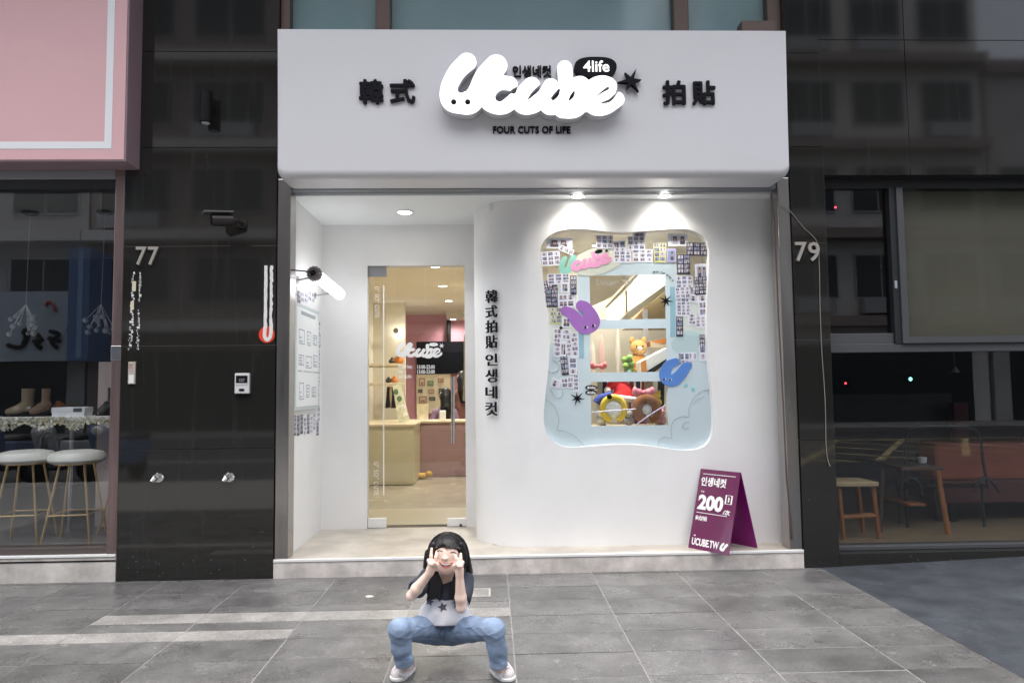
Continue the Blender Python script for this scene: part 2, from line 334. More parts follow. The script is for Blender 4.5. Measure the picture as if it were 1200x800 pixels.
def downlight(p, r, power, label, lens=None, ringmat=None, spot=None, col=(1, .95, .87), group='recessed downlights'):
    t = thing('downlight', label, 'downlight', p, group)
    MB().lathe(p, [(r*1.02, 0), (r*1.25, 0), (r*1.25, -.006), (r*1.02, -.009), (r*1.02, 0)], 28).build('trim_ring', ringmat or M_whitepaint, t, True)
    MB().lathe(p, [(r, .0), (r, -.004)], 28).build('lens', lens or M_lens, t)
    if power: lamp_disc(Vector(p)-Vector((0, 0, .012)), r*.9, power, col, t, spot)
    return t
# ================================================================== ground
XR = 1.66                                           # where the tiled pavement meets the concrete ramp
sidewalk = struct(boxo('sidewalk', (-9, XR, -5.6, 0.02, -.18, -.0022), M_grout))
tile_me = {}
def tile(x0, x1, y0, y1, m, rz=.02):
    key = (round(x1-x0, 3), round(y1-y0, 3), m.name)
    if key not in tile_me:
        w, d = x1-x0, y1-y0; g = .0034
        b = MB(); b.box(-w/2+g, w/2-g, -d/2+g, d/2-g, -.012, 0); o = b.build('tile', m, sidewalk); tile_me[key] = o.data
        o.location = ((x0+x1)/2, (y0+y1)/2, 0)
    else:
        o = bpy.data.objects.new('tile', tile_me[key]); COL.objects.link(o); o.parent = sidewalk; o.location = ((x0+x1)/2, (y0+y1)/2, 0)
    o.rotation_euler = (R(random.gauss(0, .12)), R(random.gauss(0, .06)), 0); o.location.z = random.uniform(-.0012, .0008)
    return o
YR = [0, -.05]+[-.05-.3*k for k in range(1, 11)]
XC = [-5.4+.6*k for k in range(0, 12)]+[XR]
for i in range(len(XC)-1):
    for j in range(len(YR)-1):
        x0, x1, y1, y0 = XC[i], XC[i+1], YR[j], YR[j+1]
        xm = (x0+x1)/2
        # the two rows by the drain: lighter narrow strips laid against half tiles
        b1 = j == 3 or False
        if abs(y1+.65) < .01 and -3.0 < xm < -.6:
            tile(x0, x1, y1-.125, y1, M_tile); tile(x0, x1, y0, y1-.125, M_strip); continue
        if abs(y1+.95) < .01 and xm < -1.8:
            tile(x0, x1, y1-.14, y1, M_tile); tile(x0, x1, y0, y1-.14, M_strip); continue
        tile(x0, x1, y0, y1, M_tile)
def ramp_z(x): return .0345*(x-XR)
mb = MB(); rv = []
for x in (XR, 9):
    for y in (-5.6, .4): rv += [(x, y, -.2), (x, y, ramp_z(x))]
mb.add(rv, [(0, 1, 3, 2), (4, 6, 7, 5), (1, 5, 7, 3), (0, 2, 6, 4), (0, 4, 5, 1), (2, 3, 7, 6)])
struct(mb.build('concrete_ramp', M_concrete))
struct(boxo('ground', (-60, 60, -60, 30, -.5, -.2), mat('bare_ground', (.1, .1, .1), .8)))
struct(boxo('road', (-60, 60, -16.5, -5.75, -.2, -.15), M_asphalt))
struct(boxo('kerb', (-60, 60, -5.75, -5.6, -.2, -.01), mat('kerb_concrete', (.3, .3, .29), .7, var=.2)))
struct(boxo('opposite_pavement', (-60, 60, -19.5, -16.5, -.2, -.02), mat('pavement_concrete', (.24, .235, .23), .7, var=.2)))
M_yel = mat('yellow_road_paint', (.42, .36, .2), .6, var=.2); M_wline = mat('white_road_paint', (.62, .62, .6), .6, var=.15)
mb = MB()
def road_line(a, b, w, mb=mb):
    a, b = Vector((*a, -.146)), Vector((*b, -.146)); n = (b-a).normalized().cross(Vector((0, 0, 1)))*w/2; mb.add([a-n, b-n, b+n, a+n], [(0, 1, 2, 3)])
for k in range(6):
    road_line((1+1.7*k, -7.2), (5+1.7*k, -13.2), .15); road_line((5+1.7*k, -7.2), (1+1.7*k, -13.2), .15)
road_line((1, -7.1), (13.6, -7.1), .16); road_line((1, -13.3), (13.6, -13.3), .16)
struct(mb.build('box_junction_marking', M_yel))
mb = MB(); road_line((-40, -6.3), (40, -6.3), .12, mb); road_line((-40, -10.2), (.5, -10.2), .12, mb)
struct(mb.build('lane_marking', M_wline))
# metal frame of a floor drain let into the paving
p = atz(557, 694, 0); t = thing('drain_cover', 'small pale framed inspection cover set in the dark paving beside the step', 'drain cover', p)
mb = MB(); x0, x1, y0, y1 = atz(541, 694, 0).x, atz(575, 694, 0).x, atz(558, 699, 0).y, atz(558, 689.5, 0).y
for b in ((x0, x1, y0, y0+.012), (x0, x1, y1-.012, y1), (x0, x0+.014, y0+.012, y1-.012), (x1-.014, x1, y0+.012, y1-.012)): mb.box(*b, -.004, .0035)
mb.build('frame', mat('worn_zinc', (.5, .48, .45), .5, .4), t)
boxo('lid', (x0+.016, x1-.016, y0+.014, y1-.014, -.004, .0025), M_strip, t)
p = atz(433, 698.5, 0)
tag(MB().lathe((*p.xy, .0), [(.0, .004), (.02, .0035), (.026, .001)], 16, squash=(1, .7)).build('dropped_paper', mat('paper', (.75, .73, .68), .8), smooth=True), 'tiny white scrap of paper lying on the grey paving left of the girl', 'litter')
# ================================================================== facade: granite pilasters
def panels(name, label, x0, x1, zs, y0=0.0, y1=.3, extra=()):
    t = thing(name, label, 'pilaster', ((x0+x1)/2, y0, 0))
    boxo('core', (x0+.01, x1-.01, y0+.012, y1, -.1, zs[-1]), mat('joint_mortar', (.16, .155, .14), .7), t)
    for a, b in zip(zs[:-1], zs[1:]):
        boxo('granite_panel', (x0, x1, y0, y0+.03, a+.0018, b-.0018), M_granite, t, .001)
    return t
ZS = [0, .911, 1.646, 2.366, 3.09, 3.81, 4.53, 5.3, 6.2, 7.0]
panels('granite_pilaster', 'broad polished black granite pilaster between the pink sign shop and the white shop', -3.334, -2.2475, ZS)
panels('granite_pilaster', 'narrow polished black granite pilaster with a loose cable at the right of the white shop', 1.5425, 1.8, ZS, -.001)
# ================================================================== entrance of the white shop
XL, XRR = -2.17, 1.462; ZF = .127; ZC = 2.765; YW = .262; YB = 1.09
step = struct(MB().box(-2.245, 1.54, 0, .3, -.05, ZF-.004).build('entrance_step', M_riser))
boxo('nosing', (-2.245, 1.54, -.006, .02, ZF-.016, ZF+.0015), M_nos, step, .002)
fl = struct(boxo('entrance_floor', (XL-.08, XRR+.08, .02, YB+.03, -.05, ZF), M_stepfloor))
t = shop = thing('shop_entrance', 'white recessed shop entrance with a rounded wall and steel jambs on a stone step', 'shop entrance', (-.35, .05, ZF))
for a, b in ((-2.245, -2.148), (1.447, 1.54)): boxo('jamb', (a, b, .012, .16, ZF, 2.86), M_steel, t, .006)
boxo('lintel', (-2.148, 1.447, .03, .13, 2.782, 2.95), mat('grey_shutter_box', (.2, .215, .24), .5, .2), t, .002)
boxo('side_wall', (XL-.06, XL, .16, YB, ZF, 2.9), M_white, t)
boxo('ceiling', (XL, 1.53, .131, YB, ZC, 2.9), M_ceil, t)
dx0, dx1, dz1 = -1.775, -.925, 2.402
mb = MB(); mb.box(XL-.06, dx0, YB, YB+.1, ZF, 2.9); mb.box(dx1, -.78, YB, YB+.1, ZF, 2.9); mb.box(dx0, dx1, YB, YB+.1, dz1, 2.9)
mb.build('back_wall', M_white, t)
# rounded wall: flat front with the wavy window cut out, then a quarter turn back to the door
WAVY = [(633.5, 294), (637, 283), (644, 276), (655, 270.5), (672, 268), (690, 268.6), (712, 271.4), (740, 271.8), (762, 270), (786, 268.4), (804, 268.6), (817, 272.5), (826, 279), (830.5, 290), (831, 308), (830, 335), (828.6, 365), (829, 400), (831, 430), (834, 460), (836, 488), (835, 507), (829.5, 519), (819, 525.5), (800, 527.5), (780, 525), (752, 521.3), (722, 520.6), (692, 522.5), (668, 524), (652, 519.5), (642, 509), (637.3, 493), (638.8, 466), (642, 438), (643.8, 405), (642.5, 375), (638.5, 345), (635.5, 318)]
wavy = smooth_pts(WAVY, 5, True)
wavy_w = [(at(a, b, YW).x, at(a, b, YW).z) for a, b in wavy]
CXc, CR = -.40, .43; TH = .09
me = curve_mesh([[(CXc, ZF), (XRR+.07, ZF), (XRR+.07, ZC), (CXc, ZC)], wavy_w], TH/2); v, f = mesh_arrays(me)
vs = [(a[0], YW+TH/2-a[2], a[1]) for a in v]; fs = list(f); o = len(vs); N = 22
prof = [(-.83, YB)]+[(CXc-CR*math.cos(math.pi/2*k/N), YW+CR-CR*math.sin(math.pi/2*k/N)) for k in range(N+1)]
prof[-1] = (CXc, YW); prof.insert(1, (-.83, YW+CR+.02)); prof.insert(-1, (CXc-.012, YW+.0002))
for (x, y) in prof: vs += [(x, y, ZF), (x, y, ZC)]
fs += [(o+2*i, o+2*i+1, o+2*i+3, o+2*i+2) for i in range(len(prof)-1)]
cw = mk('rounded_wall', vs, fs, M_white, t)
for k_, p_ in enumerate(cw.data.polygons): p_.use_smooth = k_ >= len(f)
# room side of the window and its pale inner edge
boxo('inner_wall', (1.531, 1.56, .36, 2.2, ZF, 2.9), M_white, t)
downlight((at(474, 246, .6).x, .62, ZC), .055, 15, 'round white downlight in the porch ceiling above the glass door', spot=118, col=(.97, .985, 1))

for px, lab in ((677, 'left of the two downlights above the wavy window'), (779, 'right of the two downlights above the wavy window')):
    q_ = at(px, 228, .15); downlight((q_.x, .15, ZC), .045, 6.5, lab, spot=140, col=(1, .95, .88))
# ------------------------------------------------------------------ white sign box
YS = -.25
x0, x1 = -2.178, 1.443; zb, zt = 2.79, 3.853
t = sign = thing('shop_sign', 'large white box sign with glowing rounded lettering above the shop entrance', 'sign', (-.37, YS, zb))
rr = .062; out0 = [(x0+rr-rr*math.sin(a), zb+rr-rr*math.cos(a)) for a in np.linspace(0, math.pi/2, 9)]; out0 = out0+[(x0, zt), (x1, zt)]+[(x0+x1-x_, z_) for x_, z_ in out0[::-1]]
rings = [(.06, 0), (YS+.06, 0)]+[(YS+.06-.06*math.sin(a), .055*(1-math.cos(a))) for a in np.linspace(.2, math.pi/2, 7)]; V_ = []; F_ = []; n_ = len(out0)
for y_, ins in rings:
    for x_, z_ in out0: k_ = max(0, 1-(z_-zb)/.16); V_.append((x_+(ins*.5*k_ if x_ < 0 else -ins*.5*k_), y_, z_+ins*k_))
for a in range(len(rings)-1): F_ += [(a*n_+b, a*n_+(b+1) % n_, (a+1)*n_+(b+1) % n_, (a+1)*n_+b) for b in range(n_)]
F_ += [tuple(range(n_)), tuple((len(rings)-1)*n_+b for b in range(n_))]; sb = mk('sign_box', V_, F_, M_sign, t, True, 0, None, 35)
for s_, a, b, c, d in (('韓', 421, 94, 449.5, 123), ('式', 457, 94, 487, 122.5), ('拍', 776, 95.5, 803, 124), ('貼', 810.5, 95.5, 838, 124)):
    text_px('letter', s_, a, b, c, d, YS-.002, M_black, t, .018, 0, 1, .03)
text_px('slogan', 'FOUR CUTS OF LIFE', 574, 148.5, 672, 157, YS-.002, M_black, t, .01, 0, 1.05, .04)
text_px('small_lettering', '인생네컷', 599.5, 77.5, 647, 91.5, YS-.002, M_black, t, .012, 0, 1, .03)
def zz(q, ox=500, oy=50, k=4.615): return [(ox+a/k, oy+b/k, r/k) for a, b, r in q]
LOGO_S = [[(217, 106, 47), (165, 165, 49), (130, 245, 51), (140, 305, 60), (185, 322, 58), (235, 322, 58), (272, 275, 50), (320, 190, 58), (376, 124, 56)],
          [(450, 224, 37), (400, 222, 38), (350, 262, 42), (332, 310, 44), (375, 342, 40), (430, 336, 40), (490, 290, 30), (567, 232, 42)],
          [(570, 232, 40), (525, 285, 40), (505, 320, 42), (535, 345, 40), (590, 330, 40), (640, 285, 36), (672, 235, 38)],
          [(672, 235, 38), (655, 300, 36), (660, 340, 42), (695, 345, 38), (735, 320, 38)],
          [(747, 136, 36), (752, 200, 36), (752, 270, 36), (735, 330, 44), (745, 355, 48)],
          [(740, 352, 52), (800, 345, 55), (845, 300, 42), (850, 250, 40), (826, 226, 42), (775, 250, 26)],
          [(860, 335, 36), (905, 310, 30), (965, 275, 30), (992, 235, 34), (955, 215, 34), (905, 240, 42), (885, 300, 44), (910, 345, 42), (965, 345, 40), (1028, 306, 38)]]
LOGO_CW = 1.6
LOGO_C = [[(256, 140, 4), (215, 195, 13), (187, 250, 16)], [(450, 268, 8), (412, 280, 18), (395, 294, 18)], [(490,240,5),(470, 262, 12)], [(610, 236, 7), (575, 275, 9), (550, 304, 5)],
          [(716, 255, 7), (702, 280, 11), (684, 300, 10)], [(800, 258, 4), (788, 285, 9), (770, 312, 5)], [(980, 246, 8), (950, 265, 6), (922, 288, 4)], [(1036, 262, 5), (995, 308, 8), (950, 325, 6)],[(870,250,4),(842,300,2)]]
def logo_loops(tr, h=.25, box=(510, 55, 740, 145)): return shape_loops([tr(s_) for s_ in LOGO_S], [[(a, b, r*LOGO_CW) for a, b, r in tr(s_)] for s_ in LOGO_C], box, h)
LG = logo_loops(zz)
lg = px_shape('glowing_lettering', LG, YS-.105, .1, [M_logo, M_logoside], t, .006, thin=2)
for cx, cy in ((146, 322), (222, 322)):
    q = at(500+cx/4.615, 50+cy/4.615, YS-.105); MB().lathe(q-Vector((0, .0, 0)), [(.0185, .002), (.0185, -.004), (.015, -.006)], 16, 'Y').build('eye', M_black, lg, True)
bub = [(672.5+25.5-25.5*math.cos(a)*(1 if math.cos(a) > 0 else 1), 78.5-11.5*math.sin(a)) for a in np.linspace(0, 2*math.pi, 48, endpoint=False)]
bub = [(698+24.8*math.copysign(abs(math.cos(a))**.72, math.cos(a)), 78.5-11.8*math.copysign(abs(math.sin(a))**.85, math.sin(a))) for a in np.linspace(0, 2*math.pi, 56, endpoint=False)]
b_ = px_shape('bubble', [bub], YS-.055, .05, M_black, t)
text_px('bubble_lettering', '4life', 683.5, 71.5, 714, 84.5, YS-.056, M_logo, b_, .004, .012)
px_shape('star', [star_pts(739.5, 94.5, 12.2, 6, .36, -1.15, .3)], YS-.04, .035, M_black, t)
# ------------------------------------------------------------------ upright lettering on the rounded wall
t = thing('upright_lettering', 'column of small black raised letters running down the rounded white wall', 'lettering', at(579, 487, .31))
glyph = [('韓', 340, 355), ('式', 358, 372.5), ('拍', 375.5, 390), ('貼', 393, 408), ('인', 414.5, 428.5), ('생', 432.5, 448), ('네', 452, 467), ('컷', 470.5, 486.5)]
for s_, a, b in glyph:
    qx = at(578, (a+b)/2, .33).x; th = math.acos(min(1, (CXc-qx)/CR)); yy = YW+CR-CR*math.sin(th)
    n = Vector((-math.cos(th), -math.sin(th), 0)); ex = Vector((math.sin(th), -math.cos(th), 0))
    l, r = at(571.5, (a+b)/2, yy), at(585, (a+b)/2, yy); w = (r.x-l.x)/ex.x*.98
    c = Vector(((l.x+r.x)/2, 0, 0)); th2 = math.acos(min(1, (CXc-c.x)/CR)); c.y = YW+CR-CR*math.sin(th2)
    org = c-ex*w/2+n*.018; org.z = at(578, b, yy).z
    text('letter', s_, org, w, at(578, a, yy).z-org.z, M_black, t, ex, FZ, .012, 0, 1, .009)
    for d in (-.3, .3): MB().tube([c+ex*w*d-n*.003+Vector((0, 0, org.z+.03)), c+ex*w*d+n*.019+Vector((0, 0, org.z+.03))], .002, 6).build('stand_off', M_blackm, t)
# ------------------------------------------------------------------ tube lamp and poster on the side wall
a, b = at(367.5, 320, .2), at(399, 345.5, .95)
t = thing('tube_lamp', 'glowing white tube lamp with a dark metal cap on the porch side wall', 'lamp', (XL, .5, a.z))
d = (b-a).normalized(); r = .047
MB().tube([a+d*.045, a+d*.05, b-d*.03, b-d*.008, b], [r*.86, r, r, r*.8, r*.35], 24).build('diffuser', M_tube, t, True)
cp = MB(); cp.tube([a-d*.012, a, a+d*.046], [r*.9, r*1.12, r*1.12], 28)
for k in range(14):
    an = 2*math.pi*k/14; e = d.orthogonal().normalized(); e2 = d.cross(e); q = a+(e*math.cos(an)+e2*math.sin(an))*r*1.12; cp.tube([q, q+d*.044], .005, 6)
cp.build('cap', mat('dark_chrome', (.22, .2, .2), .25, .9), t, True)
mb = MB(); mb.tube([a-d*.016, a-d*.01], [r*.45, r*.5], 16)
mb.build('socket', M_blackm, t)
for q in (a+d*.09, b-d*.12):
    mb = MB(); w = Vector((XL, q.y, q.z-.03)); mb.tube([q-Vector((r, 0, .01)), w], .008, 8); mb.lathe(w, [(.03, 0), (.03, .008)], 16, 'X'); mb.build('bracket', M_steel2, t)
mb = MB(); mb.tube([a-d*.02, a-d*.03+Vector((-.01, -.02, 0)), Vector((XL+.01, .06, a.z+.002)), Vector((XL+.01, .03, a.z+.002))], .005, 8); mb.build('cable', M_blackm, t)
PX = XL+.028
pa, pb = atx(347, 353, PX), atx(374.5, 366, PX); zt_, zb_ = pa.z, atx(347, 481.5, PX).z; ya, yb = pa.y, pb.y
t = thing('poster_board', 'white framed instruction board with grey line drawings on the porch side wall', 'poster', (XL, (ya+yb)/2, zb_))
boxo('frame', (XL, PX-.004, ya, yb, zb_, zt_), mat('pale_blue_frame', (.5, .57, .58), .35), t, .003)
boxo('sheet', (PX-.004, PX, ya+.03, yb-.03, zb_+.03, zt_-.03), mat('pale_paper', (.78, .8, .8), .5), t)
rng = random.Random(3); M_grey = mat('grey_print', (.33, .36, .4), .6); M_dk = mat('dark_print', (.05, .05, .07), .6)
mb = MB()
def yz(y0, y1, z0, z1, x=PX, mb=None, th=.0008): mb.box(x, x+th, y0, y1, z0, z1)
Hh = zt_-zb_; Wd = yb-ya
for fy, fz, w, h in ((.2, .9, .6, .035), (.12, .62, .22, .14), (.45, .62, .16, .14), (.7, .64, .18, .1), (.12, .42, .2, .1), (.4, .4, .24, .12), (.72, .42, .18, .12), (.14, .1, .18, .16), (.42, .12, .14, .12), (.66, .12, .2, .1)):
    y0, z0 = ya+fy*Wd, zb_+fz*Hh; y1, z1 = y0+w*Wd, z0+h*Hh
    if h < .05: yz(y0, y1, z0, z1, mb=mb); continue
    e = .008
    for q in ((y0, y1, z0, z0+e), (y0, y1, z1-e, z1), (y0, y0+e, z0+e, z1-e), (y1-e, y1, z0+e, z1-e)): yz(*q, mb=mb)
    for k in range(rng.randint(2, 3)): yz(y0+.02, y0+.02+(y1-y0-.04)*rng.uniform(.4, 1), z0+(k+.6)*(z1-z0)/4, z0+(k+.6)*(z1-z0)/4+.01, mb=mb)
for k in range(16): yz(ya+(.1+.055*k)*Wd, ya+(.1+.055*k+rng.uniform(.015, .045))*Wd, zb_+.36*Hh, zb_+.375*Hh, mb=mb)
tag(mb.build('line_drawing', M_grey, t), None, None, None, 'stuff')
# photo strips stuck round the board
PHOTO = [mat('photo_dark', (.07, .065, .085), .5), mat('photo_mid', (.42, .4, .47), .5), mat('photo_pale', (.6, .58, .66), .5), mat('photo_skin', (.42, .3, .27), .5), mat('photo_blue', (.22, .27, .42), .5)]
PAPER = [mat('photo_paper', (.76, .77, .85), .45), mat('photo_border_dark', (.03, .03, .045), .45), mat('photo_border_lilac', (.42, .38, .6), .45), mat('photo_border_lime', (.55, .56, .25), .45), mat('photo_border_white', (.76, .78, .8), .45)]
def photo_strip(parent, org, ex, ey, w, h, nx, ny, border, rg, th=.0012, foot=.1):
    n = ex.cross(ey); mb = MB(); org = Vector(org)
    def q(u0, u1, v0, v1, d0, d1):
        vs = [org+ex*u+ey*v+n*d for d in (d0, d1) for v in (v0, v1) for u in (u0, u1)]
        mb.add(vs, [(0, 2, 3, 1), (4, 5, 7, 6), (0, 1, 5, 4), (2, 6, 7, 3), (0, 4, 6, 2), (1, 3, 7, 5)])
    mb.cur = 5+border; q(0, w, 0, h, 0, th)
    cw_, ch_ = w/nx, h*(1-foot)/ny
    for i in range(nx):
        for j in range(ny):
            u0, v0 = i*cw_+cw_*.13, h*foot+j*ch_+ch_*.08; u1, v1 = u0+cw_*.74, v0+ch_*.76
            mb.cur = rg.choice([1, 2, 2, 2, 4]); q(u0, u1, v0, v1, th, th+.0003)
            k = rg.randint(1, 2)
            for s_ in range(k):                      # a head and shoulders in each little photograph
                c = u0+(u1-u0)*(s_+.5+rg.uniform(-.12, .12))/k; hw = (u1-u0)*rg.uniform(.1, .15)
                mb.cur = rg.choice([0, 0, 1, 4]); q(max(u0, c-hw*1.5), min(u1, c+hw*1.5), v0, v0+(v1-v0)*.4, th+.0003, th+.0005)
                mb.cur = 0; q(c-hw*1.1, c+hw*1.1, v0+(v1-v0)*.36, v0+(v1-v0)*.88, th+.0005, th+.0007)
                mb.cur = 3; q(c-hw*.7, c+hw*.7, v0+(v1-v0)*.36, v0+(v1-v0)*.68, th+.0007, th+.0009)
    return mb.build('photo_strip', PHOTO+PAPER, parent)
rg = random.Random(5)
tp = thing('photo_collage', 'photo strips stuck round the white board on the porch side wall', 'photo strips', (XL, .8, 1.2))
EY = Vector((0, 1, 0))
for k in range(9):
    photo_strip(tp, (XL+.0005+.0004*(k % 2), yb+.03+rg.uniform(0, .03), zt_-.2-k*.105), EY, FZ, rg.uniform(.06, .1), .13, 2, rg.choice([3, 4]), rg.choice([0, 1, 4, 0]), rg)
for k in range(8): photo_strip(tp, (XL+.0005+.0004*(k % 2), ya-.05+k*.1, zb_-.2+rg.uniform(-.02, .03)), EY, FZ, .075, .15, 2, 4, rg.choice([0, 1, 1]), rg)
for k in range(6): photo_strip(tp, (XL+.0005+.0004*(k % 2), ya+.02+k*.11, zt_+.01+rg.uniform(0, .06)), EY, FZ, .09, .09, 2, 2, rg.choice([0, 4, 1]), rg)
# ------------------------------------------------------------------ glass door
YD = YB+.035
t = door = thing('glass_door', 'frameless glass shop door with white vinyl lettering and a long steel handle', 'door', (-1.35, YD, ZF))
boxo('pane', (dx0+.006, dx1-.006, YD, YD+.01, ZF+.008, dz1-.008), M_glass, t)
def patch(px0, py0, px1, py1, m):
    x0, x1, y0, y1, z0, z1 = wbox(px0, py0, px1, py1, YD-.012, YD+.022); return boxo('patch_fitting', (max(x0, dx0+.004), min(x1, dx1-.004), y0, y1, max(z0, ZF+.004), min(z1, dz1-.004)), m, t, .002)
patch(431, 312, 453, 324, mat('grey_satin_metal', (.36, .36, .38), .4, .6)); patch(431, 607, 453, 620, M_nos); pf = patch(524, 607, 546, 620, M_nos)
q = at(540, 615, YD-.013); MB().lathe(q, [(.012, .002), (.012, -.004)], 14, 'Y').build('lock_cylinder', mat('dark_metal', (.1, .1, .1), .3, .8), pf)
h = MB(); q0, q1 = at(531, 441, YD-.06), at(530.6, 519, YD-.06); h.tube([q0, q1], .016, 14)
hd = h.build('handle', M_steel2, t, True)
mb = MB()
for fz in (.12, .88): c = q0.lerp(q1, fz); mb.tube([c, c+Vector((0, .06, 0))], .008, 8)
mb.build('standoff', M_steel2, hd)
EXD = Vector((0, 0, -1)); EYD = Vector((1, 0, 0))
def vtext(s_, pxc, py0, py1, w, m=M_etch, off=.012):     # lettering turned to read downwards
    a_, b_ = at(pxc, py0, YD-.001), at(pxc, py1, YD-.001); return text('lettering', s_, (a_.x-w/2, YD-.001, a_.z), a_.z-b_.z, w, m, t, EXD, EYD, .0012, off, 1.12)
vtext('U° SO° CUTE', 442, 336, 372, .042, off=.0); vtext('U° SO° CUTE', 441, 541, 580, .042, off=.0)
vtext('U° SO° CUTE    U° SO° CUTE', 441.5, 398, 486, .03, mat('faint_vinyl', (.62, .6, .52), .6), .004)
x0, x1, y0, y1, z0, z1 = wbox(449, 334, 450.3, 580, YD-.0014, YD-.0002); boxo('vinyl_line', (x0, x1, y0, y1, z0, z1), M_etch, t)
def door_tr(q): return [(464+(a-75)*.05475, 400.5+(b-58)*.0555, r*.056) for a, b, r in q]
px_shape('vinyl_logo', shape_loops([door_tr(s_) for s_ in LOGO_S], [[(a, b, r*1.5) for a, b, r in door_tr(s_)] for s_ in LOGO_C], (460, 396, 524, 422), .08), YD-.002, .0012, M_etch, t, thin=2)
px_shape('vinyl_star', [star_pts(517.5, 405, 3.6, 6, .3, -1.15)], YD-.002, .0012, M_etch, t)
px_shape('vinyl_bubble', [[(508+5.4*math.cos(a), 403.6+2.2*math.sin(a)) for a in np.linspace(0, 6.28, 20, endpoint=False)]], YD-.0034, .0012, M_etch, t)
for s_, a, b, c, d in (('MON-THU', 467, 428, 483, 432), ('FRI', 467, 433.6, 472, 437.6), ('SAT-SUN', 467, 439.2, 482, 443.2), ('13:00-22:00', 489, 427.5, 509.5, 432), ('13:00-23:00', 489, 433.2, 509.5, 437.7)):
    text_px('opening_hours', s_, a, b, c, d, YD-.002, M_etch, t, .001, .02)
# ================================================================== booth room behind the wavy window
YG = YW+TH-.03
room = thing('photo_booth_room', 'small cream booth room seen through the wavy window', 'room', (.4, 1.2, ZF))
boxo('back_wall', (-.7, 1.53, 2.2, 2.28, ZF, 2.9), M_booth, room)
boxo('side_wall', (-.78, -.7, .75, 2.2, ZF, 2.9), M_booth, room)
boxo('floor', (-.7, 1.53, .355, 2.2, ZF-.02, ZF+.004), M_floorwood, room)
boxo('ceiling', (-.7, 1.53, .355, 2.2, 2.71, 2.76), M_white, room)
for x, y in ((.08, .7), (.36, .7), (.62, .7)): downlight((x, y, 2.708), .05, 16, 'warm fill lamp added to the booth room ceiling, %s one' % ('left' if x < .2 else 'middle' if x < .5 else 'right'), M_lensw, spot=88, col=(1, .95, .88), group='added booth room lamps')  # lamps added to light the shelf props from the front
downlight((.36, 1.75, 2.708), .05, 12, 'warm fill lamp added to the booth room ceiling, farthest from the window', M_lensw, spot=165, col=(1, .95, .88), group='added booth room lamps')  # wide lamp added to brighten the back of the booth
win = thing('display_window', 'wavy edged shop window covered in pale blue film and photo strips', 'window', (.35, YG, .88))
gl = [[(p.x, p.z) for p in (at(a, b, YW) for a, b in wavy)]]
me = curve_mesh([[(.33+(x-.33)*1.02, 1.69+(z-1.69)*1.02) for x, z in gl[0]]], .004); v, f = mesh_arrays(me)
mk('pane', [(a[0], YG+.004-a[2], a[1]) for a in v], f, M_glass, win)
M_film = film('pale_blue_film', (.7, .8, .86), .9); M_filmw = film('frosted_film', (.78, .85, .85), .72); M_cloud = film('cloud_film', (.72, .84, .85), .93)
YF = YG-.004
def inset(pts, k): c = np.mean(pts, 0); return [tuple(c+(np.array(p)-c)*k) for p in pts]
hole = [[(691, 323), (779, 322), (780, 373.5), (691.5, 374.5)], [(691.5, 385.5), (780.5, 384.5), (781.5, 435.5), (691.8, 436.5)], [(692.3, 447.3), (782, 446.5), (783.2, 498), (693, 499)]]
W_ = [np.array(p) for p in wavy]; bot = [tuple(p) for p in W_ if p[1] > 395]
k0 = min(range(len(W_)), key=lambda i: abs(W_[i][0]-829)+abs(W_[i][1]-402)); k1 = min(range(len(W_)), key=lambda i: abs(W_[i][0]-643.7)+abs(W_[i][1]-408))
low = [tuple(W_[i]) for i in range(k0, k1+1)]
outer = low+[(652, 398), (660, 392), (668, 398), (677, 392), (676.5, 326), (678, 310), (686, 307.5), (790, 306.5), (793, 312), (793, 392), (800, 398), (806, 391), (816, 389), (824, 395)]
px_shape('blue_film', [outer]+hole, YF, .0008, M_film, win)
side = [(640.5, 345), (648, 333), (660, 330), (676, 327), (676.2, 391), (668, 397), (660, 391), (652, 397), (644, 404), (643, 378)]
px_shape('frosted_film', [side], YF, .0008, M_filmw, win)
px_shape('frosted_film', [[(793.4, 322), (808, 324), (828, 360), (828.5, 394), (824, 394), (816, 388), (806, 390), (800, 397), (793.4, 391)]], YF, .0008, M_filmw, win)
M_band = film('sky_blue_film', (.52, .74, .82), .75)
px_shape('blue_strip', [[(785, 336), (791.5, 336), (791.8, 395), (785.5, 395)]], YF-.001, .0006, M_band, win)
px_shape('blue_strip', [[(678, 352), (684, 352), (684.5, 420), (678.5, 420)]], YF-.001, .0006, M_band, win)
# line drawn clouds
M_line = mat('grey_ink', (.36, .42, .44), .6)
def ink(pts, w=.0022):
    ps = [at(a, b, YF-.0016) for a, b in smooth_pts(pts, 6)]; MB().tube(ps, w, 5).build('cloud_outline', M_line, win, True)
ink([(834.5, 457), (822, 458), (813, 466), (807.5, 478), (807, 488), (800, 487.5), (790, 492), (786, 502), (787, 513), (779, 511.5), (773, 515), (771, 521)])
ink([(808, 494), (803, 495), (800, 499), (803, 502), (807, 501)]); ink([(825, 464), (817, 468), (812, 474)]); ink([(640, 468), (650, 476), (655, 492), (653, 503), (662, 505), (674, 511), (684, 521)]); ink([(645, 456), (652, 466), (659, 464), (659, 455)])
for c_ in ((648, 430, 7), (652, 418, 6)): ink([(c_[0]+c_[2]*math.cos(a), c_[1]+c_[2]*.9*math.sin(a)) for a in np.linspace(-1.6, 2.6, 9)])
cl = [[(793, 402, 7), (800, 399, 9), (812, 397, 10), (822, 402, 7)], [(797, 405, 8), (815, 406, 8), (822, 405, 6)]]
px_shape('white_cloud', shape_loops(cl, (), (780, 380, 832, 420), .4), YF-.002, .0008, M_cloud, win, thin=2)
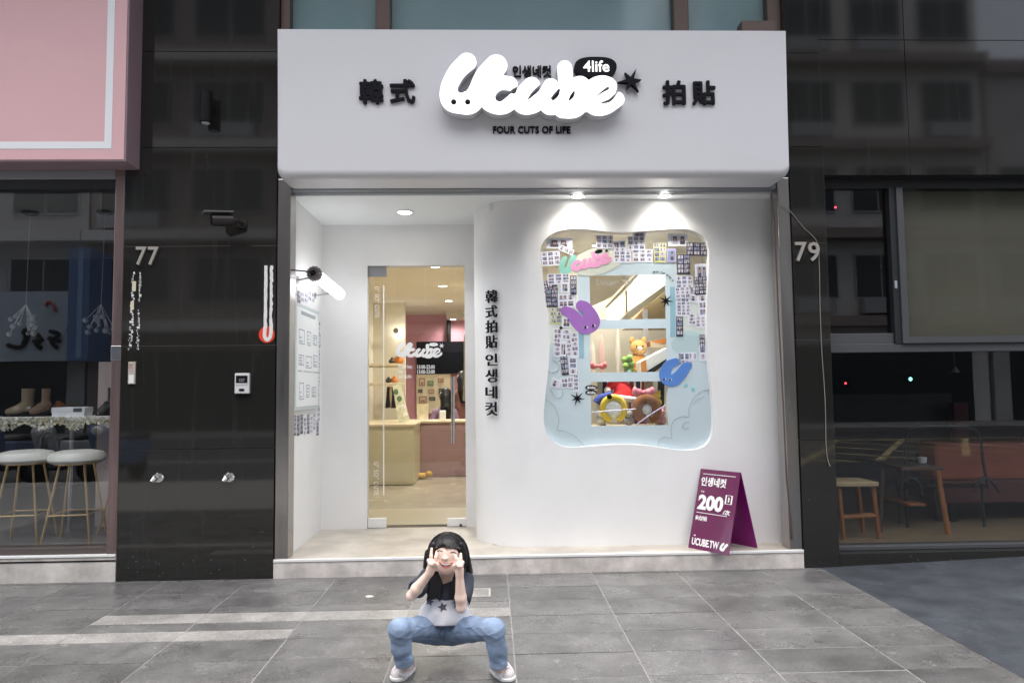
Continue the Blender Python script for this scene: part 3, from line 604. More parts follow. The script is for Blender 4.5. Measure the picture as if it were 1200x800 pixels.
# cream label with the shop's name
px_shape('name_label', [[(694+32*math.cos(a)*1.0+6, 306+16*math.sin(a)-(32*math.cos(a))*.2) for a in np.linspace(0, 2*math.pi, 40, endpoint=False)]], YF-.003, .0008, film('cream_film', (.82, .84, .76), .92), win)
an = math.radians(14)
def lab_tr(q): return [(690+((a-640)*math.cos(an)+(b-250)*math.sin(an))*.0637, 305.5+(-(a-640)*math.sin(an)+(b-250)*math.cos(an))*.0637, r*.0637) for a, b, r in q]
M_pinkp = mat('pink_print', (.7, .3, .5), .5); M_mint = film('mint_print', (.42, .78, .72), .9)
px_shape('label_initial', shape_loops([lab_tr(LOGO_S[0])], (), (655, 288, 720, 330), .15), YF-.0042, .001, M_mint, win, thin=2)
px_shape('label_lettering', shape_loops([lab_tr(s_) for s_ in LOGO_S[1:]], [lab_tr(s_) for s_ in LOGO_C], (655, 280, 725, 330), .15), YF-.0056, .001, M_pinkp, win, thin=2)
px_shape('label_bubble', [[(701.2+4.8*math.cos(a)+.3, 294.7+2.2*math.sin(a)-.8*math.cos(a)) for a in np.linspace(0, 6.28, 20, endpoint=False)]], YF-.005, .001, M_black, win)
px_shape('label_star', [star_pts(710.8, 294, 2.6, 6, .4, .4)], YF-.005, .001, M_black, win)
for q, lab in ((star_pts(780.5, 352.5, 7.4, 7, .34, .1, .25), 1), (star_pts(676.5, 466.5, 7.6, 7, .34, .1, .25), 2), (star_pts(657.5, 384, 3, 6, .4), 3)): px_shape('star_sticker', [q], YF-.006, .0012, M_black, win)
text_px('window_lettering', 'Korean  "Photo Booth"', 699.5, 326.5, 777, 334.5, YF-.003, film('grey_lettering', (.52, .52, .48), .75), win, .0008, .004)
def arc_text(s_, pts, h_, m):
    L = smooth_pts(pts, 8); n = len(s_)
    for i, ch in enumerate(s_):
        if ch == ' ': continue
        j = int(i/n*(len(L)-2)); p, q = at(*L[j], YF-.003), at(*L[j+1], YF-.003); ex = (q-p).normalized(); text('arched_lettering', ch, p, None, h_, m, win, ex, Vector((-ex.z, 0, ex.x)), .0008, .02)
arc_text('HAPPY DAY WITH U', [(765, 320), (774, 320.5), (782, 324), (789, 331)], .016, M_black)
for y in (454, 459.8): 
    e = px_shape('oval_badge', [[(692.8+7.2*math.cos(a), y+3*math.sin(a)) for a in np.linspace(0, 6.28, 26, endpoint=False)]], YF-.004, .001, M_black, win); text_px('badge_lettering', '4life', 687.5, y-1.5, 698, y+1.6, YF-.0052, M_etch, e, .0006, .02)
# bean shaped letter stickers with eyes
def bean(cols, strokes, eyes, hl=None):
    b_ = px_shape('letter_sticker', shape_loops(strokes, (), (650, 340, 825, 465), .25), YF-.009, .005, cols, win, .0015, thin=2)
    for a, b, r in eyes:
        q = at(a, b, YF-.0095); MB().lathe(q, [(r, .001), (r, -.0014)], 14, 'Y', (1, .62)).build('eye_white', M_etch, b_); MB().lathe(q-Vector((r*.2, 0, 0)), [(r*.62, -.001), (r*.62, -.003)], 12, 'Y').build('pupil', M_black, b_)
bean(mat('violet_gloss', (.36, .16, .5), .35, var=.12, scale=9), [[(662.5, 364, 5.2), (670, 368, 6.5), (677, 376, 8), (684, 381, 9.5), (691, 380.5, 9.5), (695, 376, 8), (692, 368, 7.2), (686, 360, 6.4), (681, 358, 6)]], [(686.5, 383.5, .016), (695.5, 381.5, .016)])
bean(mat('blue_gloss', (.1, .24, .6), .35, var=.12, scale=9), [[(792, 424, 4.4), (784, 428, 5.6), (779.5, 437, 6.6), (782, 444, 7), (790, 445, 7), (797, 439, 6.4), (803, 431, 5.6), (806, 428.5, 4.6)]], [(778.5, 444, .013), (785.5, 445, .012)])
M_cyan = film('cyan_print', (.4, .78, .82), .9)
for a, b in ((804, 451.5), (812, 456)): px_shape('small_heart', [[(a+2.2*math.cos(k), b+2.4*math.sin(k)) for k in np.linspace(0, 6.28, 12, endpoint=False)]], YF-.003, .0008, M_cyan, win)
# photo strips taped on the glass:  centre x, centre y, w, h (px), columns, rows, border, tilt
rg = random.Random(11)
STR = [(655.5, 285, 26, 11, 1, 1, 0, 2), (645.5, 303, 18.5, 15, 2, 2, 0, -3), (664, 293, 15, 6, 3, 1, 4, 24), (708.5, 283.5, 17, 14, 3, 2, 0, 2), (722.5, 287.5, 18, 9, 3, 1, 0, -4), (729.5, 299, 17, 16, 3, 3, 0, 2), (745.5, 285, 17, 15, 3, 2, 0, 1), (749, 274.6, 13, 5, 1, 1, 0, 0), (753, 299.5, 20, 14, 3, 2, 0, 2),
       (770, 296, 7, 21, 1, 4, 3, -3), (776.5, 296, 7, 21, 1, 4, 3, 5), (786.8, 299, 9.5, 14, 1, 1, 2, 2), (794.5, 281, 20, 13, 1, 1, 4, 1), (816.5, 292, 20.5, 14, 3, 2, 1, 2), (797.5, 310, 6.6, 21, 1, 4, 1, 1), (804.8, 310, 6.6, 21, 1, 4, 1, 1), (822, 318, 13, 16, 1, 1, 0, 0), (802, 331, 17, 14, 2, 2, 0, 0), (821.5, 335, 12.5, 19, 2, 4, 1, -2), (800, 343, 15, 12, 2, 2, 0, -2), (801, 360, 13.5, 19, 2, 4, 0, 1), (813, 346, 10, 15, 1, 2, 0, 8), (823.5, 358, 9, 24, 1, 3, 0, -3), (796.5, 382.5, 7, 21, 1, 4, 1, 2), (811, 374, 8.5, 12, 1, 3, 0, 0), (821, 377, 10, 12, 2, 2, 0, 0), (823.5, 414, 7, 16, 1, 2, 0, 0), (802, 417.5, 10, 8, 2, 1, 0, 0), (811.5, 417, 9, 8, 2, 1, 0, 2), (803.5, 438, 6, 8, 1, 2, 0, 30), (823, 400, 5, 14, 1, 3, 1, 0), (796.8, 420.5, 1.6, 11, 1, 1, 1, 0), (805, 425.5, 12, 7, 2, 1, 0, 6),
       (654.5, 327, 22, 11, 3, 2, 0, -1), (662, 336.5, 8, 11, 1, 1, 0, 0), (672, 334, 6.2, 20, 1, 4, 1, 1), (644.5, 335, 14, 12, 2, 2, 1, -12), (643, 349.5, 6.4, 19, 1, 4, 1, 1), (649.7, 349.5, 6.4, 19, 1, 4, 1, 1), (660, 352.5, 10, 14, 1, 2, 0, 0), (668.7, 352, 8.4, 14, 1, 2, 0, 0), (648.5, 370, 6.5, 17, 1, 4, 3, 0), (655, 370, 6.5, 17, 1, 4, 3, 0), (664, 377.5, 9, 11, 1, 1, 0, 3), (653.5, 391, 9, 11, 1, 2, 0, 0), (663.5, 392, 9.5, 11, 1, 2, 0, 0), (653, 407, 7.5, 20, 1, 4, 0, 1), (660, 408.5, 6, 16, 1, 1, 4, 2), (667, 408, 7, 18, 1, 4, 0, 0), (673.5, 404, 7.5, 26, 1, 5, 0, -1), (661.5, 427, 7, 22, 2, 3, 1, -4), (671.5, 429, 8, 18, 1, 3, 0, 0), (675, 446, 5.5, 22, 1, 5, 0, 1), (662, 448.5, 8, 10, 1, 2, 0, -6), (651, 449, 9, 9, 1, 1, 0, 18), (668.5, 448, 6.5, 12, 1, 2, 0, 4)]
for i, (cx, cy, w, h, nx, ny, bd, tl) in enumerate(STR):
    yy = YF-.0022-.0012*(i % 4); c = at(cx, cy, yy); sc = FPX/((c-CAM).dot(f0)); a = R(-tl)+ROLL; ex = Vector((math.cos(a), 0, math.sin(a))); ey = Vector((-math.sin(a), 0, math.cos(a)))
    w *= 1.17; h *= 1.12; ny = ny+1 if nx >= 2 and ny >= 2 else ny; nx = nx+1 if nx == 2 and w > 14 else nx; photo_strip(win, c-ex*w/sc/2-ey*h/sc/2, ex, ey, w/sc, h/sc, nx, ny, bd, rg, .0005, .08 if nx*ny > 1 else .05)
# ------------------------------------------------------------------ lit slanted frame and props inside the booth
def poly_y(pts, Y, d): return [at(a, b, Y) for a, b in pts], (0, d, 0)
def z8(q): return [(680+a/8, 310+b/8) for a, b in q]
YL = 1.5
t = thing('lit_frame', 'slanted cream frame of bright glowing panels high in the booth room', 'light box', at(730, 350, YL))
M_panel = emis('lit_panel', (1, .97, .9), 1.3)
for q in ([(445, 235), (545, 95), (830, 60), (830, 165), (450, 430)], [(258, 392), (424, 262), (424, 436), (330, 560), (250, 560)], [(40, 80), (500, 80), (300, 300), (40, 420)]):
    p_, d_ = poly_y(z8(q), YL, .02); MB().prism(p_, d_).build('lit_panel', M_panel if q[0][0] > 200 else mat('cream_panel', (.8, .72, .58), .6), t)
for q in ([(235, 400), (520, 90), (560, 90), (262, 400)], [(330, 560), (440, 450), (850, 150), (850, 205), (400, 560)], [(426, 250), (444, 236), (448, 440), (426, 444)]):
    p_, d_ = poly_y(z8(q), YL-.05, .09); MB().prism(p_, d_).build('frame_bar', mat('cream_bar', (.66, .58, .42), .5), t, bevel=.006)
t = thing('wall_cupboard', 'orange brown open wood cupboard under the slanted lit frame', 'cupboard', at(765, 375, 1.7))
p_, d_ = poly_y([(735, 384), (757, 358), (757, 384)], 1.62, .3); MB().prism(p_, d_).build('end_panel', mat('amber_wood', (.5, .28, .1), .45, var=.15, scale=6), t)
p_, d_ = poly_y([(757.5, 384), (757.5, 358), (790, 336), (790, 384)], 1.66, .3); MB().prism(p_, d_).build('door_panel', mat('olive_wood', (.42, .32, .16), .5, var=.12, scale=6), t)
zsh = at(735, 438.5, .95).z; zsl = at(735, 497.5, .85).z
t = thing('prop_shelf', 'white slatted shelf unit holding dressing up props behind the wavy window', 'shelf', (.4, 1.1, ZF))
boxo('shelf_board', (-.1, .75, .93, 1.3, zsh-.03, zsh), M_wood, t, .003); boxo('shelf_board', (-.1, .75, .62, 1.2, zsl-.03, zsl), M_wood, t, .003)
for x in (-.08, .72): boxo('shelf_post', (x-.02, x+.02, 1.3, 1.34, ZF, zsh+.6), M_whitepaint, t, .003)
for px, w, m in ((703, 10, M_whitepaint), (727, 9, M_etch), (752, 3, mat('red_cloth', (.5, .03, .03), .8)), (746, 5, mat('navy_cloth', (.03, .04, .12), .8)), (760, 6, mat('tan_cloth', (.45, .35, .22), .8)), (766, 4, M_etch), (773, 8, M_blackm), (781, 5, M_etch)):
    a, b = at(px+1.5, 440, 1.27), at(px, 500, 1.27); MB().prism([(a.x-w*.0035, 1.24, a.z), (a.x+w*.0035, 1.24, a.z), (b.x+w*.0035, 1.24, b.z), (b.x-w*.0035, 1.24, b.z)], (0, .03, 0)).build('hanging_cloth', m, t)
# santa hat
M_red = mat('red_felt', (.65, .02, .025), .85, bump=.3, bscale=200); M_fluff = mat('white_fluff', (.78, .76, .76), .95, bump=.8, bscale=150)
Yh = 1.0; t = thing('party_hat', 'floppy red felt hat with a white fluffy brim among the props', 'hat', at(728, 466, Yh))
mb = MB(); pts = [at(a, b, Yh) for a, b in smooth_pts([(729, 466), (729, 458), (725, 452), (719, 450), (713, 455)], 4)]; mb.tube(pts, list(np.linspace(.105, .03, len(pts))), 18); mb.build('crown', M_red, t, True)
mb = MB(); c = at(728, 465, Yh); mb.tube([c+Vector((.11*math.cos(k), .1*math.sin(k), -.015*math.cos(k*1)-.01)) for k in np.linspace(0, 2*math.pi, 25)], .026, 10); mb.build('brim', M_fluff, t, True)
mb = MB(); mb.ball(at(712, 457, Yh-.03), .03); mb.build('bobble', M_fluff, t, True)
def headband(label, cx, cy, r, rim, Y, discr, ears=None):
    c = at(cx, cy, Y); t = thing('headband', label, 'headband', (c.x, c.y, zsl), 'dressing up headbands')
    mb = MB(); n = 30; rr = r*(1); mb.tube([c+Vector((rr*math.cos(k), .0, rr*math.sin(k)*1.06)) for k in np.linspace(-1.2, math.pi+1.25, n)], .024 if not ears else .042, 12); mb.build('plush_rim', rim, t, True)
    MB().lathe(c+Vector((0, .02, 0)), [(.004, -.036), (discr*.5, -.032), (discr*.85, -.02), (discr, -.004), (discr, .01), (discr*.9, .015)], 32, 'Y').build('white_disc', M_fluff if ears else M_etch, t, True)
    if ears:
        for s_ in (-1, 1): MB().ball(c+Vector((s_*r*.62, 0, r*.98)), (.034, .024, .034)).build('ear', rim, t, True)
    return t, c
M_yelf = mat('yellow_felt', (.72, .52, .06), .8); M_brn = mat('brown_plush', (.2, .075, .025), .9, bump=.4, bscale=160)
t, c = headband('yellow rimmed headband with a white disc on the lower prop shelf', 719, 479, .092, M_yelf, .7, .08)
MB().lathe(c+Vector((-.035, -.02, .1)), [(.02, -.01), (.022, .02)], 12, 'Y').build('black_knot', M_blackm, t, True)
t, c = headband('brown plush headband with round ears and a white disc on the lower prop shelf', 758, 479.5, .08, M_brn, .72, .062, True)
M_bow = mat('pink_satin', (.72, .25, .32), .5)
def bow(label, cx, cy, w, Y, m):
    c = at(cx, cy, Y); t = thing('bow', label, 'bow', c); mb = MB()
    for s_ in (-1, 1):
        mb.ball(c+Vector((s_*w*.3, 0, .0)), (w*.27, w*.16, w*.2)); mb.ball(c+Vector((s_*w*.42, -.01, .012)), (w*.16, w*.12, w*.2))
    mb.build('loops', m, t, True); MB().ball(c-Vector((0, .02, 0)), w*.11).build('knot', m, t, True)
bow('pink satin bow above the brown plush headband', 754, 459.5, .17, .82, M_bow)
bow('coral pink bow at the foot of the pointed ears', 701, 429, .13, .8, mat('coral_satin', (.75, .2, .2), .5))
M_bluek = mat('blue_knit', (.06, .09, .35), .9, bump=.6, bscale=120)
mb = MB(); mb.tube([at(a, b, .78) for a, b in smooth_pts([(699, 472), (703, 467), (710, 465), (717, 463)], 4)], .035, 10); tag(mb.build('knit_band', M_bluek, None, True), 'blue knitted band beside the yellow rimmed headband', 'headband')
M_purk = mat('purple_knit', (.12, .04, .13), .9)
mb = MB(); mb.tube([at(a, b, .98) for a, b in smooth_pts([(728, 488), (738, 486), (748, 492), (756, 496)], 4)], .04, 10); tag(mb.build('scarf', M_purk, None, True), 'dark purple scarf heaped between the two disc headbands', 'scarf')
mb = MB(); mb.tube([at(a, b, .64) for a, b in [(692.5, 483), (730, 480), (745, 479)]], .004, 6); mb.tube([at(a, b, .64) for a, b in smooth_pts([(742, 500), (760, 487), (782, 473)], 4)], .005, 6); tag(mb.build('ribbon', mat('lilac_ribbon', (.5, .48, .7), .4), None, True), 'thin lilac ribbon stretched across the prop shelf', 'ribbon')
for px, py, r, m, lab in ((706, 494, .05, M_fluff, 'small white plush with round ears at the left end of the lower prop shelf'), (737, 491, .045, mat('grey_plush', (.3, .3, .32), .9, bump=.5, bscale=150), 'small grey plush between the two disc headbands'), (774, 491, .05, mat('rose_plush', (.6, .3, .34), .9, bump=.5, bscale=150), 'small rose plush at the right end of the lower prop shelf'), (769, 470, .05, M_yelf, 'yellow plush behind the brown plush headband'), (745, 473, .045, M_fluff, 'white plush behind the purple scarf on the lower prop shelf')):
    Y_ = .78 if py > 480 else 1.05; c = at(px, py, Y_); zb_ = zsl if py > 480 else c.z-r; t = thing('plush_toy', lab, 'plush toy', (c.x, Y_, zb_))
    MB().ball((c.x, Y_, zb_+r*.8), (r, r*.8, r*.85), 16, 10).build('body', m, t, True); MB().ball((c.x, Y_-.01, zb_+r*2), (r*.8, r*.7, r*.72), 16, 10).build('head', m, t, True)
    for s_ in (-1, 1): MB().ball((c.x+s_*r*.55, Y_, zb_+r*2.65), (r*.28, r*.2, r*.32)).build('ear', m, t, True); MB().ball((c.x+s_*r*.28, Y_-r*.68, zb_+r*2.1), r*.09, 8, 5).build('eye', M_blackm, t, True)
for px, w, m in ((709, 5, MATS['navy_cloth']), (716, 5, MATS['tan_cloth']), (735, 4, M_etch), (740, 5, MATS['red_cloth'])):
    a, b = at(px, 439, 1.22), at(px-1, 480, 1.22); MB().prism([(a.x-w*.0035, 1.2, a.z), (a.x+w*.0035, 1.2, a.z), (b.x+w*.004, 1.2, b.z), (b.x-w*.004, 1.2, b.z)], (0, .025, 0)).build('hanging_cloth', m, bpy.data.objects['prop_shelf'])
# pointed ears
M_earw = mat('cream_plush', (.75, .66, .55), .85); M_earp = mat('blush_plush', (.7, .48, .42), .85)
def ears(label, spots, Y):
    t = thing('ear_headband', label, 'headband', at(spots[0][0], 437, Y), 'dressing up headbands')
    for (cx, y0, y1, w, m) in spots:
        a, b = at(cx, y0, Y), at(cx, y1, Y); H = a.z-b.z; mb = MB(); mb.lathe(b, [(w*.55, 0), (w*.9, H*.25), (w, H*.45), (w*.75, H*.75), (w*.35, H*.93), (.002, H)], 14, squash=(1, .4)); mb.build('ear', m, t, True)
ears('pair of pointed blush and cream costume ears on the middle shelf', [(695, 400, 438, .026, M_earw), (705.5, 391, 438, .03, M_earp)], .95)
ears('single tall slim white costume ear on the middle shelf', [(724.8, 383, 438, .021, M_earw)], .96)
# orange plush animal, green plush and paper boxes
M_or = mat('orange_plush', (.62, .24, .045), .9, bump=.5, bscale=150); M_ora = mat('pale_orange_plush', (.66, .36, .1), .9, bump=.5, bscale=150)
c = at(748, 412, 1.1); t = thing('plush_toy', 'orange plush animal sitting on the middle prop shelf', 'plush toy', (c.x, c.y, zsh))
mb = MB(); mb.ball((c.x, c.y, zsh+.09), (.085, .07, .1), 20, 12); mb.build('body', M_or, t, True)
mb = MB(); mb.ball((c.x+.0, c.y-.01, zsh+.235), (.075, .065, .07), 20, 12); mb.build('head', M_ora, t, True)
for s_ in (-1, 1):
    MB().ball((c.x+s_*.055, c.y, zsh+.3), (.024, .018, .035)).build('ear', M_ora, t, True); MB().ball((c.x+s_*.05, c.y-.06, zsh+.03), (.03, .045, .028)).build('foot', M_or, t, True)
    MB().ball((c.x+s_*.027, c.y-.07, zsh+.245), .008).build('eye', M_blackm, t, True)
MB().ball((c.x, c.y-.07, zsh+.225), (.026, .018, .018)).build('muzzle', M_earw, t, True)
c = at(736, 418, .95); t = thing('plush_toy', 'small green leafy plush left of the orange animal', 'plush toy', (c.x, c.y, zsh)); M_gr = mat('green_plush', (.25, .42, .1), .9)
mb = MB()
for k in range(7): mb.ball((c.x+.03*math.cos(k*1.9), c.y+.02*math.sin(k*1.9), zsh+.04+.017*k), .03)
mb.build('leaves', M_gr, t, True); MB().ball((c.x, c.y, zsh+.02), (.04, .035, .03)).build('base', mat('sage_plush', (.3, .42, .3), .9), t, True)
t = thing('slanted_tray', 'white slanted display tray with striped edges right of the orange plush', 'tray', at(765, 425, .9))
p_, d_ = poly_y([(750, 424), (782, 407), (782, 420), (757, 436), (751, 436)], .86, .18); MB().prism(p_, d_).build('panel', M_etch, t, bevel=.004)
p_, d_ = poly_y([(760, 436.5), (783, 421), (783, 424), (766, 436.5)], .84, .2); MB().prism(p_, d_).build('dark_edge', M_blackm, t)
p_, d_ = poly_y([(751, 424), (757, 421), (758, 436), (752, 436)], .845, .02); MB().prism(p_, d_).build('orange_edge', M_or, t)
t = thing('paper_box', 'orange cardboard box lying above the white slanted tray', 'box', at(770, 402, 1.15))
p_, d_ = poly_y([(761, 400), (781, 396), (781, 402), (762, 406)], 1.1, .12); MB().prism(p_, d_).build('carton', mat('orange_card', (.62, .22, .04), .6), t, bevel=.003)
p_, d_ = poly_y([(762, 400), (781, 404), (781, 408), (763, 407)], 1.09, .009); MB().prism(p_, d_).build('flap', mat('buff_card', (.62, .5, .34), .7), t)
# ================================================================== shop interior behind the glass door
room = thing('shop_room', 'warm cream shop interior with a rose back wall seen through the glass door', 'room', (-1.6, 5, ZF))
XA, XB, YE, ZI = -2.62, -.8, 8.55, 2.74
boxo('floor', (XA, XB, YB+.12, YE, ZF-.03, ZF+.003), M_floorwood, room); boxo('ceiling', (XA, XB, YB+.1, YE, ZI, ZI+.05), M_creamceil, room)
boxo('left_wall', (XA-.05, XA, YB+.1, YE, ZF, ZI), M_cream, room); boxo('back_wall', (XA, .2, YE, YE+.05, ZF, ZI), M_pinkwall, room)
boxo('right_wall', (-.8, -.79, 2.29, YE, ZF, ZI), M_cream, room); boxo('ceiling_step', (-1.5, XB, 7.9, YE, 2.62, ZI), M_creamceil, room)
boxo('threshold', (XA, XB, YB+.12, 2.08, ZF, ZF+.006), mat('light_threshold', (.5, .43, .3), .35), room)
boxo('wall_return', (XA, -2.1, 6.6, 6.7, ZF, ZI), M_cream, room)
for i, (x, y) in enumerate(((-1.335, 3.1), (-1.349, 4.68), (-1.365, 6.36), (-1.394, 8.22))):
    downlight((x, y, ZI-.001 if y < 7.9 else 2.619), .055, 36 if y < 7.8 else 14, ['nearest', 'second', 'third', 'farthest'][i]+' downlight in the shop ceiling seen through the glass door', M_lensw, spot=165, col=(1, .945, .86), group='shop ceiling downlights')
t = thing('storage_counter', 'low cream wooden counter inside the shop on the left', 'counter', (-2.1, 3.9, ZF))
cx1, cz = at(485, 530, 3.85).x, at(460, 497, 3.85).z
boxo('carcass', (XA+.01, cx1, 3.85, 5.3, ZF+.01, cz-.03), mat('cream_laminate', (.54, .49, .33), .4, var=.05), t, .003); boxo('worktop', (XA+.01, cx1+.02, 3.83, 5.32, cz-.029, cz), M_wood, t, .003)
t = thing('reception_desk', 'rose reception desk with a pale wood top inside the shop', 'desk', (-1.2, 4.7, ZF)); dz = at(515, 493, 4.65).z
boxo('front_panel', (at(487, 520, 4.65).x, XB-.02, 4.65, 5.2, ZF+.005, dz-.03), M_pinkdesk, t, .003); boxo('top', (at(484, 520, 4.65).x, XB-.02, 4.62, 5.25, dz-.028, dz), M_wood, t, .003)
x0, x1, y0, y1, z0, z1 = wbox(488, 400, 549, 437.5, 8.4, 8.46); t = thing('menu_screen', 'wide black screen hanging in front of the rose back wall', 'screen', (x0, 8.4, z0))
boxo('panel', (x0, x1, y0, y1, z0, z1), M_black, t, .005); q = at(526, 400, 8.43); MB().tube([q, (q.x, q.y, 2.62)], .04, 10).build('ceiling_pole', M_blackm, t)
x0, x1, y0, y1, z0, z1 = wbox(488, 438.5, 528, 484, 8.42, 8.5); t = thing('wall_board', 'cream pin board with small framed drawings on the back wall', 'board', (x0, 8.42, z0))
boxo('panel', (x0, x1, y0, y1, z0, z1), mat('cream_board', (.68, .6, .45), .6), t)
for k, (a, b, w, h, m) in enumerate(((491, 443, 7, 9, 'terracotta'), (501, 446, 7, 6, 'green'), (513, 443, 7, 5, 'terracotta'), (490, 456, 5, 4, 'dark'), (502, 456, 7, 5, 'terracotta'), (491, 464, 9, 9, 'terracotta'), (503, 465, 7, 4, 'dark'), (514, 455, 6, 8, 'dark'))):
    m = {'terracotta': mat('terracotta_print', (.42, .24, .17), .7), 'green': mat('green_print', (.16, .26, .14), .7), 'dark': M_dk}[m]
    x0, x1, y0, y1, z0, z1 = wbox(a, b, a+w, b+h, 8.405, 8.42); mb = MB(); e = .02
    for q in ((x0, x1, z0, z0+e), (x0, x1, z1-e, z1), (x0, x0+e, z0+e, z1-e), (x1-e, x1, z0+e, z1-e)): mb.box(q[0], q[1], y0, y1, q[2], q[3])
    mb.box(x0+e*1.6, x1-e*1.6, y0+.004, y1, z0+e*1.6, (z0+z1)/2); mb.build('picture', m, t)
t = thing('display_shelves', 'two pale wood wall shelves of small toys left of the screen', 'shelves', at(458, 440, 5.2))
for y in (426, 448.5):
    a, b = at(446, y, 5.2), at(468, y, 5.2); boxo('shelf_board', (XA+.002, b.x, 5.1, 5.9, a.z-.035, a.z), M_wood, t, .003)
for (cx, cy, r, m, lab) in ((465, 422, .075, 'orange_card', 'orange soft hat on the upper wall shelf'), (457, 422, .05, 'dark_metal', 'dark knitted toy on the upper wall shelf'), (460, 445, .055, 'orange_card', 'red orange toy on the lower wall shelf'), (453, 445, .045, 'dark_metal', 'dark little toy on the lower wall shelf')):
    c = at(cx, cy+3, 5.15); zb_ = at(446, 426 if cy < 430 else 448.5, 5.2).z; c.x = min(c.x, at(466, 440, 5.2).x)
    t = thing('soft_toy', lab, 'toy', (c.x, c.y+.2, zb_)); mm = MATS.get(m) or mat(m, (.1, .1, .1)); MB().ball((c.x, c.y+.2, zb_+r*.75), (r, r*.8, r*.8)).build('body', mm, t, True); MB().ball((c.x+r*.3, c.y+.1, zb_+r*1.5), r*.45).build('head', mm, t, True)
t = thing('leaning_board', 'leaning board of printed samples standing on the cream counter', 'board', at(468, 494, 4.4))
p_ = [at(460, 452, 4.7), at(469, 450, 4.7), at(480, 492, 4.3), at(467, 496, 4.3)]; MB().prism(p_, (0, .03, 0)).build('panel', mat('sage_card', (.48, .46, .32), .6, var=.3, scale=14), t)
for k, (a, b) in enumerate(((464, 459), (468, 467), (472, 477), (475, 487))): MB().ball(at(a, b, 4.5-.05*k), (.034, .006, .04)).build('sample', mat('green_sample', (.12, .22, .12), .7) if k < 2 else M_etch, t)
t = thing('hanging_coats', 'dark garments hanging in the recess behind the leaning board', 'clothes', at(458, 470, 5)); 
for px, m in ((455, M_blackm), (458, MATS['tan_cloth']), (461, M_blackm)):
    a, b = at(px, 453, 5.25), at(px, 478, 5.25); MB().prism([a+Vector((-.02, 0, 0)), a+Vector((.02, 0, 0)), b+Vector((.045, 0, 0)), b-Vector((.045, 0, 0))], (0, .12, 0)).build('garment', m, t, bevel=.01)
a = at(490, 490, 4.8); t = thing('desk_stand', 'clear printed stand at the left end of the reception desk', 'stand', (a.x, 4.8, dz))
x0, x1, y0, y1, z0, z1 = wbox(488.5, 473, 502, 491, 4.8, 4.82); boxo('sheet', (x0, x1, y0, y1, dz+.012, z1), mat('stand_sheet', (.66, .58, .42), .5, var=.25, scale=18), t); boxo('foot', (x0, x1, 4.76, 4.86, dz+.001, dz+.011), M_etch, t)
x0, x1, y0, y1, z0, z1 = wbox(515, 481, 522, 491, 4.75, 4.85); t = thing('tissue_box', 'small white box on the reception desk', 'box', (x0, 4.75, dz)); boxo('carton', (x0, x1, y0, y1, dz+.001, z1), M_etch, t, .006); boxo('slot', (x0+.01, x1-.01, y0+.03, y1-.03, z1, z1+.003), M_grey, t)
a, b = at(464.5, 388, 6.4), at(471.5, 395.5, 6.9); t = thing('tube_lamp', 'small white tube lamp on the cream wall deep inside the shop', 'lamp', a); MB().tube([a, b], .035, 12).build('tube', emis('small_tube', (1, .98, .95), 5), t); MB().tube([a+(a-b).normalized()*.05, a+(a-b).normalized()*.002], .045, 12).build('cap', M_steel2, t)
a = at(494, 556, 4.45); t = thing('floor_toy', 'small yellow toy left on the floor by the rose desk', 'toy', (a.x, 4.45, ZF)); MB().ball((a.x, 4.45, ZF+.045), (.1, .06, .042)).build('body', mat('mustard_plush', (.55, .33, .06), .8), t, True); MB().ball((a.x+.1, 4.43, ZF+.07), (.05, .04, .04)).build('tip', MATS['mustard_plush'], t, True)
M_jac = mat('patterned_jacket', (.35, .26, .12), .8, var=.8, scale=30)
a = at(543.5, 470, 2.4); t = thing('hanging_jacket', 'cream and black patterned jacket hanging at the right edge inside the door', 'jacket', (a.x, 2.5, 1.2))
a, b = at(545.5, 392, 2.5), at(540, 470, 2.5); MB().prism([(a.x-.02, 2.5, a.z), (-.82, 2.5, a.z+.05), (-.82, 2.5, b.z), (b.x+.02, 2.5, b.z), (b.x+.035, 2.5, b.z+.25)], (0, .15, 0)).build('coat', M_wood, t, bevel=.015)
a, b = at(543.5, 505, 2.5), at(541.5, 525, 2.5); MB().prism([(a.x, 2.5, a.z), (-.82, 2.5, a.z+.03), (-.82, 2.5, b.z-.03), (b.x+.03, 2.5, b.z)], (0, .14, 0)).build('bag', M_jac, t, bevel=.02)
# ================================================================== things fixed to the granite
M_num = mat('satin_numeral', (.62, .58, .52), .3, .7)
for s_, x0, y0, x1, y1, lab in (('77', 160, 289.5, 187, 311, 'metal house number seventy seven on the broad black granite pilaster'), ('79', 931, 284, 960, 306.5, 'metal house number seventy nine on the narrow black granite pilaster')):
    t = thing('house_number', lab, 'house number', at(x0, y1, -.02)); w = (x1-x0-2)/2
    for k, ch in enumerate(s_): text_px('digit', ch, x0+k*(w+1.6), y0, x0+k*(w+1.6)+w, y1, -.006, M_num, t, .016, .012)
q = at(241.5, 126, -.08); r = .043
t = thing('wall_lamp', 'black cylinder wall lamp high on the broad granite pilaster', 'wall lamp', (q.x, 0, q.z))
MB().lathe((q.x, q.y, q.z), [(r*.8, -.115), (r, -.112), (r, .112), (r*.9, .116)], 24).build('housing', M_blackm, t, True)
MB().lathe((q.x, q.y, q.z-.116), [(r*.7, 0), (r*.6, -.003)], 20).build('lens', mat('frosted_lens', (.6, .62, .62), .3), t)
MB().box(q.x-.015, q.x+.015, q.y+.02, 0, q.z-.03, q.z+.03).build('wall_arm', M_blackm, t, bevel=.004)
c = at(262, 258, -.14); t = thing('security_camera', 'dark security camera with a sun hood on the broad granite pilaster', 'camera', (c.x+.06, 0, c.z))
d = Vector((-.86, -.5, -.1)).normalized()
M_cctv = mat('dark_bronze_plastic', (.022, .02, .018), .4, spec=.35)
